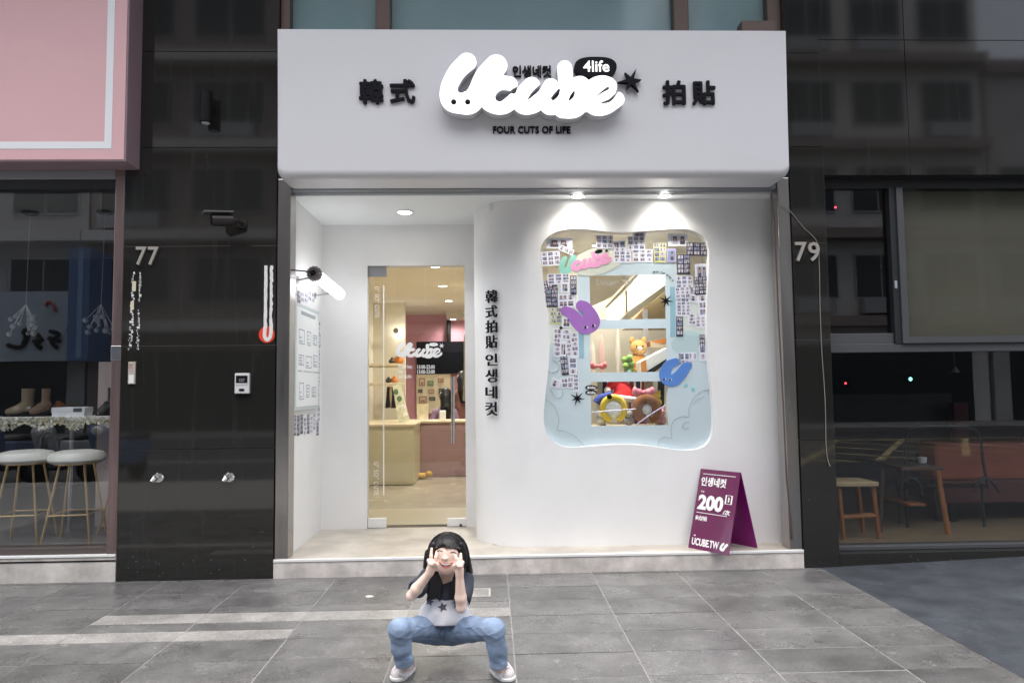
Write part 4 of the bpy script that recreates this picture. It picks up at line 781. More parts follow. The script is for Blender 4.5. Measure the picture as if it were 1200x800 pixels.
MB().tube([c-d*.06, c+d*.08], .042, 18).build('body', M_cctv, t, True)
hb = MB(); m_ = (c+Vector((0, 0, .046))); e = d.cross(Vector((0, 0, 1))).normalized(); hb.prism([m_-d*.06-e*.05, m_-d*.06+e*.05, m_+d*.14+e*.05, m_+d*.14-e*.05], (0, 0, .012)); hb.build('sun_hood', mat('hood_grey', (.09, .085, .08), .4), t, bevel=.003)
MB().tube([c+d*.0805, c+d*.085], .032, 18).build('lens', M_black, t)
MB().tube([c-d*.06, c-d*.09+Vector((0, .01, 0)), Vector((c.x+.085, -.05, c.z+.005)), Vector((c.x+.085, -.01, c.z+.005))], .014, 10).build('bracket', M_cctv, t, True)
MB().lathe((c.x+.085, -.012, c.z+.005), [(.034, 0), (.034, .011)], 20, 'Y').build('base_plate', M_cctv, t)
# torn sticker shaped like a thermometer
M_vin = mat('weathered_white_vinyl', (.72, .72, .7), .6, var=.1, scale=40); M_redv = mat('red_vinyl', (.75, .05, .02), .45)
t = thing('torn_sticker', 'torn white double stripe sticker with a red round end on the broad granite pilaster', 'sticker', at(313, 395, 0))
def strip_px(pts, w, Y, m, name, parent, rgn, jag=.25):
    L = []; Rr = []
    for i, (a, b) in enumerate(pts): L.append((a-w/2-rgn.uniform(0, jag), b)); Rr.append((a+w/2-rgn.uniform(0, jag*2.5), b))
    px_shape(name, [L+Rr[::-1]], Y, .0008, m, parent)
rg = random.Random(21)
px_shape('red_disc', [[(312.6+9.3*math.cos(a), 392+9.6*math.sin(a)) for a in np.linspace(0, 6.28, 40, endpoint=False)]], -.0016, .0008, M_redv, t)
strip_px([(311.9-.035*k, 311+3*k) for k in range(24)], 4, -.0028, M_vin, 'white_stripe', t, rg); strip_px([(318.8-.03*k, 311+3*k) for k in range(24)], 4, -.0028, M_vin, 'white_stripe', t, rg, .7)
q = [(311.2, 380), (310, 393), (313, 398), (317, 393), (317.8, 380)]
px_shape('white_loop', shape_loops([[(a, b, 2.1) for a, b in q]], (), (300, 370, 328, 405), .25), -.004, .0008, M_vin, t)
t = thing('peeling_lettering', 'column of peeling white lettering below the number seventy seven', 'lettering', at(155, 410, 0))
for col, (xa, xb, y0, y1, w) in enumerate(((156.5, 151.5, 318.5, 409, 4.4), (164.5, 160, 319, 408, 2.6))):
    y = y0
    while y < y1:
        h = rg.uniform(.8, 3.2); f_ = (y-y0)/(y1-y0); cx = xa+(xb-xa)*f_
        if col == 1 and .36 < f_ < .48: y += 3; continue
        n = rg.randint(1, 2)
        for k in range(n):
            a = cx+rg.uniform(-w/2, w/3); b = a+rg.uniform(.5, w*.7); px_shape('flake', [[(a, y), (b, y+rg.uniform(-.4, .4)), (b+rg.uniform(-.4, .4), y+h), (a+rg.uniform(-.4, .4), y+h*rg.uniform(.7, 1))]], -.001, .0006, M_vin, t)
        y += h+rg.uniform(.2, 1)
M_bge = mat('beige_vinyl', (.62, .56, .42), .6)
for a, b, c_, d_ in ((155, 329.5, 159.5, 341), (153, 353, 157, 363)): px_shape('block', [[(a, b), (c_, b), (c_-.4, d_), (a-.3, d_)]], -.002, .0008, M_bge, t)
x0, x1, y0, y1, z0, z1 = wbox(148.5, 423.5, 157, 450, -.03, -.001); t = thing('small_plate', 'small narrow plate with a worn label at the left of the broad pilaster', 'plate', (x0, 0, z0))
boxo('plate', (x0, x1, -.014, 0, z0, z1), mat('beige_plastic', (.42, .36, .32), .5), t, .003); boxo('label', (x0+.008, x1-.008, -.016, -.0145, z0+.006, z0+(z1-z0)*.42), M_vin, t)
text_px('worn_print', '77', 150.5, 427, 155, 432, -.0145, mat('rust_print', (.3, .12, .08), .7), t, .001)
x0, x1, y0, y1, z0, z1 = wbox(274.5, 437, 291.5, 461, -.035, 0); t = thing('intercom', 'white intercom panel with a small dark screen on the broad pilaster', 'intercom', (x0, 0, z0)); w, h = x1-x0, z1-z0
boxo('housing', (x0, x1, -.03, 0, z0, z1), mat('silver_plastic', (.62, .62, .62), .4), t, .005); boxo('screen', (x0+.1*w, x1-.1*w, -.033, -.0305, z0+.52*h, z1-.12*h), M_black, t, .002)
text_px('screen_symbol', 'CD7', 280, 443.5, 286.5, 447, -.034, M_grey, t, .001); boxo('seam', (x0+.1*w, x1-.1*w, -.032, -.0305, z0+.4*h, z0+.43*h), M_grey, t); boxo('button', (x0+.32*w, x0+.68*w, -.034, -.0305, z0+.12*h, z0+.24*h), M_blackm, t, .002)
for a, b in ((328, 401), (323.5, 485)):
    pass
M_chr = mat('chrome', (.75, .74, .72), .12, 1)
for cx, cy, lab in ((186, 559.5, 'left of the two chrome hose outlets low on the broad pilaster'), (269, 559, 'right of the two chrome hose outlets low on the broad pilaster')):
    c = at(cx, cy, -.0); t = thing('hose_outlet', lab, 'hose outlet', c, 'chrome hose outlets')
    MB().lathe(c, [(.03, -.001), (.036, -.004), (.03, -.012)], 24, 'Y').build('flange', M_chr, t, True)
    MB().tube([c+Vector((-.005, -.008, 0)), c+Vector((-.012, -.05, -.002)), c+Vector((-.022, -.06, -.02))], [.016, .017, .013], 14).build('spout', M_chr, t, True)
    MB().box(c.x-.03, c.x-.012, -.03, -.012, c.z-.03, c.z+.02).build('valve_tag', M_steel2, t, bevel=.003)
pts = [at(*q, Y) for q, Y in (((919, 238), -.03), ((925, 246), -.012), ((941, 266), -.008), ((957, 283), -.008), ((960, 310), -.007), ((961, 360), -.009), ((963, 410), -.007), ((967, 470), -.008), ((968, 520), -.007), ((970, 538), -.008), ((973, 546), -.02))]
tag(MB().tube([Vector(p) for p in smooth_pts(pts, 6)], .003, 6).build('loose_cable', mat('grey_cable', (.24, .22, .2), .6), None, True), 'thin grey cable hanging loose down the narrow granite pilaster', 'cable')
pts = [at(*q, .0) for q in ((904, 226), (908, 262), (913, 380), (918, 470), (922, 560), (929, 632))]
MB().tube([Vector((p.x, .004, p.z)) for p in pts], .006, 6).build('edge_bead', M_mull, shop, True)
# ================================================================== dressed up front of the left shop
zb = 2.925; X1 = -3.236
t = thing('shop_sign', 'big plain pink box sign with a thin white border line at the top left', 'sign', (-4.4, -.2, zb))
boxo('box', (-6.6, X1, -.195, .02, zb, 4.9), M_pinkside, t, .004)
a = at(143.5, 189.5, -.2); boxo('face', (-6.6, X1-.012, -.2, -.1955, zb+.012, 4.88), M_pink, t, .001)
ln = []
xr0, xr1 = at(124, 100, -.201).x, at(132.5, 100, -.201).x; z0, z1 = at(60, 174.5, -.201).z, at(60, 166, -.201).z
boxo('border_line', (xr0, xr1, -.2022, -.2002, z0, 4.7), M_whitepaint, t); boxo('border_line', (-6.4, xr0-.0005, -.2022, -.2002, z0, z1), M_whitepaint, t)
t = lsw = thing('shop_window', 'tall display window of the shoe shop with a rose steel post', 'window', (-4.6, .05, .2))
boxo('post', (-3.405, -3.336, -.0, .16, .17, zb-.001), M_rose, t, .004); boxo('head_rail', (-6.6, -3.406, .0, .16, 2.86, zb-.001), mat('grey_rail', (.3, .31, .33), .4, .5), t, .003)
boxo('dark_head', (-6.6, -3.406, .02, .16, 2.795, 2.859), M_darkframe, t); boxo('bottom_rail', (-6.6, -3.406, .02, .14, .19, .236), mat('bronze_rail', (.12, .1, .095), .4, .5), t, .003)
boxo('pane', (-6.6, -3.407, .07, .078, .237, 2.794), M_glassd, t)
boxo('post_joint', (-3.407, -3.3345, -.004, .01, at(137, 417, 0).z-.03, at(137, 405, 0).z), M_steel2, t, .003)
st = struct(MB().box(-6.6, -3.337, -.005, .3, -.1, .172).build('shop_step', mat('grimy_stone_step', (.5, .48, .45), .6, var=.38, scale=6, bump=.2)))
boxo('sill', (-6.6, -3.337, -.012, .019, .1725, .189), M_nos, st, .002); boxo('drip_groove', (-6.6, -3.337, -.008, -.004, .14, .15), M_blackm, st)
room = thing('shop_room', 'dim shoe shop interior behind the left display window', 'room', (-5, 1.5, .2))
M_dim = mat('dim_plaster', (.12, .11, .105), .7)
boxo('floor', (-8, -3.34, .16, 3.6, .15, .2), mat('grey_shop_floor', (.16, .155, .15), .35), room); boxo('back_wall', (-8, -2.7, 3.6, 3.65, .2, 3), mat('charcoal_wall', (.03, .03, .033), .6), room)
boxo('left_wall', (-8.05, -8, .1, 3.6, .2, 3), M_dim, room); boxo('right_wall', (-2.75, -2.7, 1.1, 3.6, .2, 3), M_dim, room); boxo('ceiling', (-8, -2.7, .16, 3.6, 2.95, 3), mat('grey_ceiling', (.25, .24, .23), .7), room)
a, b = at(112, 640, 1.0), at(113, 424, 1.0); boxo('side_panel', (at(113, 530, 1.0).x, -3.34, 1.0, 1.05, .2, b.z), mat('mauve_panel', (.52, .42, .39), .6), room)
# counter, garland, shoes and stools
zc = at(60, 488, .75).z; t = thing('window_counter', 'white window counter on gold legs holding the boots', 'counter', (-4.4, .9, .2))
boxo('top', (-6.5, -3.36, .72, 1.0-.002, zc-.035, zc), M_etch, t, .003); M_gold = mat('brushed_gold', (.62, .45, .22), .3, .9)
def V2(px, py, Y): return at(px, py, Y)
for (a, b) in (((133, 560), (110, 640)), ((133, 600), (120, 640))): MB().tube([V2(*a, .7), V2(*b, .7)], .009, 8).build('leg', M_gold, t)
for x in (-4.15, -4.75): MB().tube([(x, .85, zc-.035), (x, .85, .2)], .016, 10).build('post', mat('acrylic_post', (.4, .42, .44), .2, .4), t)
rg = random.Random(4); mb = MB()
for k in range(2400):
    x = rg.uniform(-6.4, -3.37); u = rg.random(); z = zc-.005-u*.075*(1+.35*math.sin(x*23)); y = .715-rg.uniform(0, .03); a = rg.uniform(0, 6.28); b = rg.uniform(-.9, .9); L = rg.uniform(.009, .022)
    e = Vector((math.cos(a), b*.5, math.sin(a)))*L; n = Vector((-math.sin(a), rg.uniform(-.6, .6), math.cos(a)))*L*.45; mb.cur = rg.choice([0, 0, 1, 2]); c = Vector((x, y, z)); mb.add([c-e*.6, c+n, c+e, c-n], [(0, 1, 2, 3)])
g = mb.build('garland', [mat('silver_tinsel', (.62, .6, .5), .35, .3), mat('gold_tinsel', (.5, .44, .26), .4, .3), mat('pale_leaf', (.55, .57, .42), .6)]); tag(g, 'fringe of pale gold tinsel leaves along the window counter', 'garland', kind='stuff')
def boot(label, m, px0, px1, ptop, Y, toe=-1, low=False):
    a, b = at(px0, 484, Y), at(px1, 484, Y); H = at(px1, ptop, Y).z-zc; L = b.x-a.x; hx = b.x if toe < 0 else a.x; s_ = toe
    t = thing('boot' if not low else 'shoe', label, 'boot' if not low else 'shoe', ((a.x+b.x)/2, Y, zc), 'shoes on the window counter')
    sw = L*.42; mb = MB(); top = hx+s_*sw*.5
    ptsv = [Vector((hx+s_*L*.93, Y, zc+.035)), Vector((hx+s_*L*.72, Y, zc+.045)), Vector((hx+s_*L*.5, Y, zc+.06)), Vector((hx+s_*sw*.55, Y, zc+.09)), Vector((hx+s_*sw*.5, Y, zc+max(.13, H*.5))), Vector((hx+s_*sw*.48, Y, zc+H))]
    rr = [.026, .037, .043, .055, sw*.46, sw*.5]
    if low: ptsv = ptsv[:4]; rr = rr[:4]
    mb.tube(smooth_pts(ptsv, 4) and [Vector(p) for p in smooth_pts(ptsv, 4)], list(np.interp(np.linspace(0, len(rr)-1, (len(rr)-1)*4+1), range(len(rr)), rr)), 16); mb.build('upper', m, t, True)
    MB().box(min(hx, hx+s_*L), max(hx, hx+s_*L), Y-.035, Y+.035, zc, zc+.014).build('sole', M_blackm, t, bevel=.005); MB().box(min(hx, hx+s_*.05), max(hx, hx+s_*.05), Y-.032, Y+.032, zc+.0142, zc+.03).build('heel', M_blackm, t)
boot('tall olive suede boot, leftmost on the window counter', mat('olive_suede', (.19, .15, .095), .9), 6, 39, 455, .86)
boot('tall brown suede boot beside the olive boot on the window counter', mat('brown_suede', (.17, .11, .075), .9), 35, 58, 455, .84)
boot('low rust brown shoe behind the white shoe box', mat('rust_leather', (.25, .1, .05), .5), 59, 76, 470, .93, -1, True)
boot('black ankle boot at the right end of the window counter', mat('black_leather', (.02, .02, .022), .35), 115, 134, 454, .84)
x0, x1, y0, y1, z0, z1 = wbox(60, 477, 99, 485, .79, .92); t = thing('shoe_box', 'flat white shoe box lying on the window counter between the boots', 'box', (x0, .8, zc)); boxo('base', (x0+.004, x1-.004, .794, .916, zc, zc+.03), M_etch, t); boxo('lid', (x0, x1, .79, .92, zc+.0302, z1), M_whitepaint, t, .003); boxo('print', (x1-.09, x1-.02, .788, .7895, zc+.034, z1-.008), M_dk, t)
M_seat = mat('ivory_vinyl', (.74, .73, .66), .4)
def stool(label, cx, Y):
    c = at(cx, 533, Y); w = .195; zf = .2; zs = at(cx, 541, Y).z; t = thing('bar_stool', label, 'stool', (c.x, Y, zf), 'white topped stools in the shoe shop window')
    MB().lathe((c.x, Y, zs), [(w*.9, 0), (w, .02), (w*.99, .05), (w*.9, .075), (w*.6, .088), (.01, .092)], 36).build('seat', M_seat, t, True); MB().lathe((c.x, Y, zs-.012), [(w*.8, 0), (w*.8, .0118)], 30).build('seat_plate', M_gold, t)
    for k in range(4):
        a = R(45+90*k+8); e = Vector((math.cos(a), math.sin(a), 0)); p = Vector((c.x, Y, 0)); q0 = p+e*.12+Vector((0, 0, zs-.012)); q1 = p+e*.235+Vector((0, 0, zf)); MB().tube([q0, q1], .0085, 8).build('leg', M_gold, t)
    rz = zf+(zs-zf)*.36; rr = .235-.115*.36
    for k in range(4):
        a, b = R(53+90*k), R(143+90*k); MB().tube([Vector((c.x+rr*math.cos(a), Y+rr*math.sin(a), rz)), Vector((c.x+rr*math.cos(b), Y+rr*math.sin(b), rz))], .006, 6).build('foot_rail', M_gold, t)
stool('left white topped bar stool with gold legs behind the shoe shop window', 31, .42); stool('right white topped bar stool with gold legs near the rose post', 90.5, .42)
M_crys = mat('crystal_glass', (.75, .78, .78), .08, spec=.8, trans=.5)
for cx, cy, lab in ((30, 372, 'left crystal cluster pendant lamp hanging in the shoe shop window'), (118, 372, 'right crystal cluster pendant lamp hanging in the shoe shop window')):
    Y = 1.3; top = at(cx+6, 225, Y); c = at(cx, cy, Y); t = thing('pendant_lamp', lab, 'pendant lamp', (top.x, Y, 2.95), 'crystal pendants')
    MB().lathe((top.x, Y, 2.949), [(.07, 0), (.07, -.02), (.05, -.03)], 24).build('canopy', M_blackm, t); MB().tube([(top.x, Y, 2.92), (c.x, Y, c.z+.12)], .003, 6).build('wire', M_grey, t)
    rg2 = random.Random(cx); mb = MB(); arms = MB()
    for k in range(16):
        a = rg2.uniform(0, 6.28); r = rg2.uniform(.05, .12); p = Vector((c.x+r*math.cos(a), Y+r*math.sin(a), c.z-rg2.uniform(-.05, .1)-r*.5)); mb.ball(p, rg2.uniform(.014, .03), 10, 6); arms.tube([(c.x, Y, c.z+.12), p], .002, 4)
    mb.build('crystals', M_crys, t, True); arms.build('arms', M_etch, t)
for k, (px, py, w) in enumerate(((20, 545, .26), (70, 540, .3))): pass
# ================================================================== dark cafe front on the right
X0 = 1.801; YW2 = .12
t = thing('upper_cladding', 'black polished cladding panels above the dark cafe window', 'cladding', (3, 0, 2.9))
zl = 2.873; xa = at(1062, 100, 0).x; zm = at(1000, 47, 0).z
for b in ((X0, xa-.002, zl, zm-.002), (xa+.002, 3.9, zl, zm-.002), (3.904, 6, zl, zm-.002), (X0, xa-.002, zm+.002, 4.95), (xa+.002, 3.9, zm+.002, 4.95), (3.904, 6, zm+.002, 4.95), (X0, xa-.002, 4.954, 7), (xa+.002, 6, 4.954, 7)): boxo('panel', (b[0], b[1], .0, .05, b[2], b[3]), M_granite, t, .001)
boxo('soffit', (X0, 6, .051, .3, zl, zl+.05), M_darkframe, t)
t = thing('cafe_window', 'dark framed cafe window with a roller shade above a wide lower pane', 'window', (3, YW2, .13))
Zr0, Zr1 = at(1100, 412, YW2).z, at(1100, 402, YW2).z; Zs = at(1100, 637, YW2).z
boxo('head_rail', (X0, 6, YW2, YW2+.08, 2.805, zl-.001), M_darkframe, t); boxo('transom', (X0, 6, YW2-.012, YW2+.08, Zr0, Zr1), M_greyframe, t, .003); boxo('bottom_rail', (X0, 6, YW2-.03, YW2+.08, Zs-.03, Zs), M_greyframe, t, .003)
xm0, xm1 = at(1043, 300, YW2).x, at(1048, 300, YW2).x
boxo('jamb', (X0, X0+.03, YW2, YW2+.07, Zs+.001, Zr0-.001), M_darkframe, t); boxo('jamb', (X0, X0+.03, YW2, YW2+.07, Zr1+.001, 2.804), M_darkframe, t)
boxo('fixed_pane', (X0+.031, xm0, YW2+.03, YW2+.036, Zr1+.08, 2.804), M_glassr, t); boxo('pane_rail', (X0+.031, xm0, YW2, YW2+.06, Zr1+.001, Zr1+.079), M_greyframe, t, .002)
boxo('mullion', (xm0+.001, xm0+.05, YW2-.02, YW2+.06, Zr1+.001, 2.804), M_darkframe, t, .002)
xs0 = xm0+.051; mb = MB(); mb.box(xs0, xs0+.05, YW2-.035, YW2+.02, Zr1+.001, 2.8); mb.box(xs0+.0501, 6, YW2-.035, YW2+.02, Zr1+.001, Zr1+.05); mb.build('sash', M_greyframe, t)
boxo('sash_pane', (xs0+.05, 6, YW2-.005, YW2+.001, Zr1+.05, 2.8), M_glassl, t); boxo('latch', (xm0+.01, xm0+.03, YW2-.03, YW2-.021, 2.03, 2.09), M_grey, t, .003)
boxo('lower_pane', (X0+.031, 6, YW2+.03, YW2+.038, Zs+.001, Zr0-.001), M_glassr, t)
boxo('roller_shade', (xs0+.06, 5.95, YW2+.07, YW2+.074, Zr1+.06, 2.8), mat('tan_roller_shade', (.095, .088, .068), .8, var=.06, scale=3), t); boxo('shade_bar', (xs0+.06, 5.95, YW2+.065, YW2+.08, Zr1+.045, Zr1+.0595), M_greyframe, t)
t = thing('granite_plinth', 'low black granite plinth under the dark cafe window', 'plinth', (3, 0, 0)); xj = at(1117, 650, 0).x
for a, b in ((X0+.002, xj-.0015), (xj+.0015, 4.6), (4.603, 6)): boxo('granite_panel', (a, b, 0, .09, -.1, Zs-.031), M_granite, t, .001)
boxo('sill', (X0+.002, 6, .0905, .2, .0, Zs-.031), M_darkframe, t)
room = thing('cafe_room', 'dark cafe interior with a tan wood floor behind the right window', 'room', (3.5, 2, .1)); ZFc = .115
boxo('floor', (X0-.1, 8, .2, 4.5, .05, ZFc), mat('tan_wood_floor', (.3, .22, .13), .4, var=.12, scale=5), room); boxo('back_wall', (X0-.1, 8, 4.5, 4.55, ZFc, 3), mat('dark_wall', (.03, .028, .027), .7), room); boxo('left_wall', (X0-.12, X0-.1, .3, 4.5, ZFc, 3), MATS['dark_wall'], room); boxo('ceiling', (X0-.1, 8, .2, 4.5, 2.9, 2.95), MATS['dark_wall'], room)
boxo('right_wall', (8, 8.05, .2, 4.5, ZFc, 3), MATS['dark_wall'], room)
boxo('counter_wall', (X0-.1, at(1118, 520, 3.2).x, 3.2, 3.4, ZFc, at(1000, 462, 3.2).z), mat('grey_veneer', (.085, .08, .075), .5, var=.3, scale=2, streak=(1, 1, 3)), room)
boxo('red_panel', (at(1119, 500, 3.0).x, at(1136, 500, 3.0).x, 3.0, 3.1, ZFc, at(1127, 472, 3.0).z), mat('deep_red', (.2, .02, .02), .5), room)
M_ow = mat('orange_wood', (.42, .16, .05), .4, var=.15, scale=10, streak=(1, 1, .3)); M_top = mat('honey_table_top', (.66, .49, .26), .35, var=.1, scale=8)
t = thing('side_table', 'small table with a honey top and orange wood legs next to the narrow pilaster', 'table', (1.9, .5, ZFc))
a, b, c_ = at(1031, 566, .33), at(979, 558, .55), at(978, 568, .33); ztop = at(1000, 565, .33).z
MB().prism([(1.79, .34, ztop-.035), (at(1031, 566, .33).x, .34, ztop-.035), (at(1031, 566, .33).x-.02, .62, ztop-.035), (1.79, .72, ztop-.035)], (0, 0, .035)).build('top', M_top, t, bevel=.006)
for p0, p1 in (((983, 575), (989, 637)), ((1023, 574), (1031, 637))):
    q0, q1 = at(*p0, .38), at(*p1, .38); q0.z = ztop-.036; q1.z = ZFc; MB().tube([q0, q1], [.019, .015], 10).build('leg', M_ow, t, True); q0 = q0+Vector((.0, .24, 0)); q1 = q1+Vector((.01, .26, 0)); MB().tube([q0, q1], [.019, .015], 10).build('leg', M_ow, t, True)
MB().tube([at(986, 606, .38), at(1026, 604, .38)], .014, 8).build('rail', M_ow, t, True); MB().tube([at(986, 604, .62), at(1022, 602, .62)], .012, 8).build('rail', M_ow, t, True)
t = thing('cafe_table', 'dark topped table with one splayed orange leg before the leather sofa', 'table', (2.7, .9, ZFc)); z2 = at(1060, 548, .75).z
x0, x1 = at(1026, 548, .95).x, at(1102, 552, .6).x; MB().prism([(x0, .55, z2), (x1, .55, z2), (x1, 1.15, z2), (x0+.05, 1.15, z2)], (0, 0, .03)).build('top', mat('walnut', (.14, .08, .045), .35, var=.15), t, bevel=.006)
for p0, p1, Y in (((1099, 560), (1112, 635), .5), ((1056, 556), (1055, 618), 1.0), ((1034, 556), (1030, 622), .62), ((1092, 556), (1101, 615), 1.05)):
    q0, q1 = at(*p0, Y), at(*p1, Y); q0.z = z2-.001; q1.z = ZFc; MB().tube([q0, q1], [.02, .022], 10).build('leg', M_ow if Y == .5 else mat('dark_wood', (.07, .04, .025), .4), t, True)
boxo('shelf', (x0+.1, x1-.1, .65, 1.1, ZFc+.2, ZFc+.22), M_ow, t, .004)
q = at(1081, 544, .8); tag(MB().lathe((q.x, .8, z2+.0305), [(.02, 0), (.032, .005), (.037, .05), (.034, .052), (.028, .008)], 20).build('cup', M_etch, None, True), 'small white cup standing on the dark cafe table', 'cup')
t = thing('leather_sofa', 'red brown leather sofa with its back to the cafe window', 'sofa', (3.4, 1.1, ZFc)); M_lea = mat('red_brown_leather', (.5, .14, .075), .38, var=.12, scale=5, bump=.15, bscale=60)
zt1, zt2 = at(1150, 518, .95).z, at(1150, 562, .95).z; xs = at(1096, 540, .95).x
boxo('back_cushion', (xs, 5.6, .95, 1.2, zt2, zt1), M_lea, t, .03); boxo('base', (xs+.05, 5.6, .97, 1.7, ZFc+.16, zt2-.002), mat('dark_leather', (.14, .045, .035), .45), t, .015)
for x in (xs+.15, 5.3): boxo('foot', (x, x+.05, 1.0, 1.05, ZFc, ZFc+.159), M_blackm, t)
t = thing('reflected_hoop_chair', 'reflection of a street hoop built as a black metal chair before the sofa', 'chair', (3.1, .8, ZFc)); Yc = .75  # hoop mirrored from the street, modelled as a chair behind the pane
MB().tube([Vector(p) for p in smooth_pts([at(a, b, Yc) for a, b in ((1064, 566), (1061, 530), (1063, 510), (1072, 501), (1105, 499.5), (1138, 502), (1148, 512), (1152, 540), (1158, 572))], 5)], .012, 8).build('hoop_back', mat('gunmetal', (.06, .065, .07), .35, .7), t, True)
for q in ([(1055, 576), (1058, 563), (1068, 559), (1077, 566), (1082, 580)], [(1142, 577), (1147, 563), (1156, 560), (1165, 567), (1171, 577)]): MB().tube([Vector(p) for p in smooth_pts([at(a, b, Yc) for a, b in q], 5)], .012, 8).build('arm', MATS['gunmetal'], t, True)
q0, q1 = at(1060, 570, Yc), at(1160, 574, Yc); boxo('seat', (q0.x, q1.x, Yc+.02, Yc+.12, q0.z-.02, q0.z), M_blackm, t, .006)
for px in (1064, 1154): q = at(px, 575, Yc); MB().tube([(q.x, Yc+.03, q0.z-.02), (q.x, Yc+.03, ZFc)], .011, 8).build('leg', MATS['gunmetal'], t)
for px, py, Y, r, cm, lab in ((991, 449, 2.5, .011, emis('red_led', (1, .03, .05), 4), 'red'), (1067, 444, 2.9, .022, emis('teal_led', (.25, .9, .8), 1.6), 'teal')):
    q = at(px, py, Y); t = thing('indicator_light', 'tiny glowing %s light inside the dark cafe' % lab, 'light', q); MB().lathe(q, [(r, 0), (r*.5, -.006)], 14, 'Y').build('lens', cm, t); MB().box(q.x-.05, q.x+.05, q.y+.001, q.y+.05, q.z-.04, q.z+.04).build('device', M_blackm, t, bevel=.004)
q = at(979, 243, .6); t = thing('indicator_light', 'tiny red light behind the narrow upper cafe pane', 'light', q); MB().lathe(q, [(.008, 0), (.004, -.005)], 12, 'Y').build('lens', MATS['red_led'], t); MB().box(q.x-.03, q.x+.03, q.y+.001, q.y+.03, q.z-.03, q.z+.03).build('device', M_blackm, t)
q = at(1119, 433, 2.4); t = thing('pendant_lamp', 'small pale bell shaped pendant lamp inside the dark cafe', 'pendant lamp', (q.x, 2.4, 2.9)); MB().lathe(q, [(.045, -.03), (.03, 0), (.012, .03), (.006, .035)], 18).build('shade', M_whitepaint, t, True); MB().tube([(q.x, 2.4, q.z+.036), (q.x, 2.4, 2.9)], .003, 6).build('cord', M_grey, t)
# ================================================================== teal windows of the upper floor
t = thing('upper_window', 'teal glazed upper floor window with brown mullions above the white sign', 'window', (-.35, .15, 2.95))
xs_ = [at(342, 10, .1).x, at(441, 10, .1).x, at(458.5, 10, .1).x, at(787, 10, .1).x, at(805, 10, .1).x, at(896, 10, .1).x]
boxo('mullion', (-2.2465, xs_[0], .05, .25, 2.951, 7), M_mull, t, .005); boxo('mullion', (xs_[1], xs_[2], .05, .25, 2.951, 7), M_mull, t, .012); boxo('mullion', (xs_[3], xs_[4], .05, .25, 2.951, 7), M_mull, t, .012); boxo('mullion', (xs_[5], 1.5415, .05, .25, 2.951, 7), M_mull, t, .005)
for a, b in ((0, 1), (2, 3), (4, 5)): boxo('pane', (xs_[a]+.001, xs_[b]-.001, .13, .15, 2.951, 7), M_teal, t)
a = at(884, 36, .0); boxo('ledge', (at(866, 33, 0).x, at(905, 33, 0).x, -.06, .049, a.z-.05, at(884, 29, 0).z), M_mull, t, .004)
bw = thing('unseen_shade_slab', 'unseen plain concrete balcony slab jutting out over the upper windows', 'overhang', (0, -.4, 5.6)); boxo('slab', (-9, 9, -1.3, .299, 5.6, 5.78), mat('overhang_concrete', (.3, .3, .3), .8, var=.1), bw); boxo('parapet', (-9, 9, -1.3, -1.2, 5.781, 6.7), MATS['overhang_concrete'], bw)  # unseen slab and parapet, added to darken the upper part of the sign
boxo('upper_wall', (-9, 9, .3, .5, 2.97, 20), mat('structure_wall', (.1, .1, .1), .8), thing('building_wall', 'tall plain wall rising behind the upper floor panels and teal windows', 'wall', (0, .4, 3)))
# ================================================================== the other side of the street (seen in the reflections)
M_bfac = [mat('grey_render', (.52, .51, .51), .8, var=.15, scale=1), mat('brown_tile_facade', (.33, .27, .25), .7, var=.2, scale=3), mat('pale_render', (.7, .68, .66), .8, var=.12, scale=1), mat('plum_brick_facade', (.28, .22, .23), .8, var=.25, scale=4)]
M_wglass = mat('street_window_glass', (.03, .04, .045), .1); M_wfr = mat('aluminium_frame', (.4, .41, .42), .4, .5)
def opp(name, label, x0, x1, h, m, band, seed, shop=True):
    t = thing('opposite_building', label, 'building', ((x0+x1)/2, -19.5, 0)); rg = random.Random(seed); Y = -19.5
    boxo('wall', (x0, x1, Y-10, Y, -.1, h), m, t)
    z = 3.6; fl = 3.1
    while z+fl < h+.2:
        boxo('floor_band', (x0-.02, x1+.02, Y+.001, Y+.55, z-.25, z+.1), band, t)
        n = max(2, int((x1-x0)/2.4)); w = (x1-x0)/n
        for k in range(n):
            a = x0+k*w+.3; b = a+w-.6
            fr = boxo('window', (a, b, Y+.001, Y+.06, z+.75, z+2.35), M_wfr, t); boxo('pane', (a+.06, (a+b)/2-.03, Y+.062, Y+.07, z+.81, z+2.29), M_wglass, fr); boxo('pane', ((a+b)/2+.03, b-.06, Y+.062, Y+.07, z+.81, z+2.29), M_wglass, fr)
            if rg.random() < .4: boxo('awning_box', (a+.1, b-.3, Y+.07, Y+.45, z+.2, z+.7), M_wfr, t)
        z += fl
    boxo('shop_opening', (x0+.6, x1-.6, Y+.001, Y+.03, 0, 2.7), M_wglass, t)
    boxo('parapet', (x0-.05, x1+.05, Y-.3, Y+.2, h, h+.5), band, t)
opp('b', 'pale grey rendered apartment block opposite, far left', -26, -14.5, 15.6, M_bfac[0], M_bfac[2], 1)
opp('b', 'brown tiled apartment block opposite with pale floor bands', -14.4, -5, 18.5, M_bfac[1], M_bfac[2], 2)
opp('b', 'dark plum apartment block opposite with grey window frames', -4.6, 4.2, 15.5, M_bfac[3], M_bfac[0], 3)
opp('b', 'pale tall block opposite at the right with brown bands', 7, 17, 18.5, M_bfac[2], M_bfac[1], 4)
opp('b', 'grey rendered low block opposite, far right', 17.2, 30, 12.4, M_bfac[0], M_bfac[3], 5)
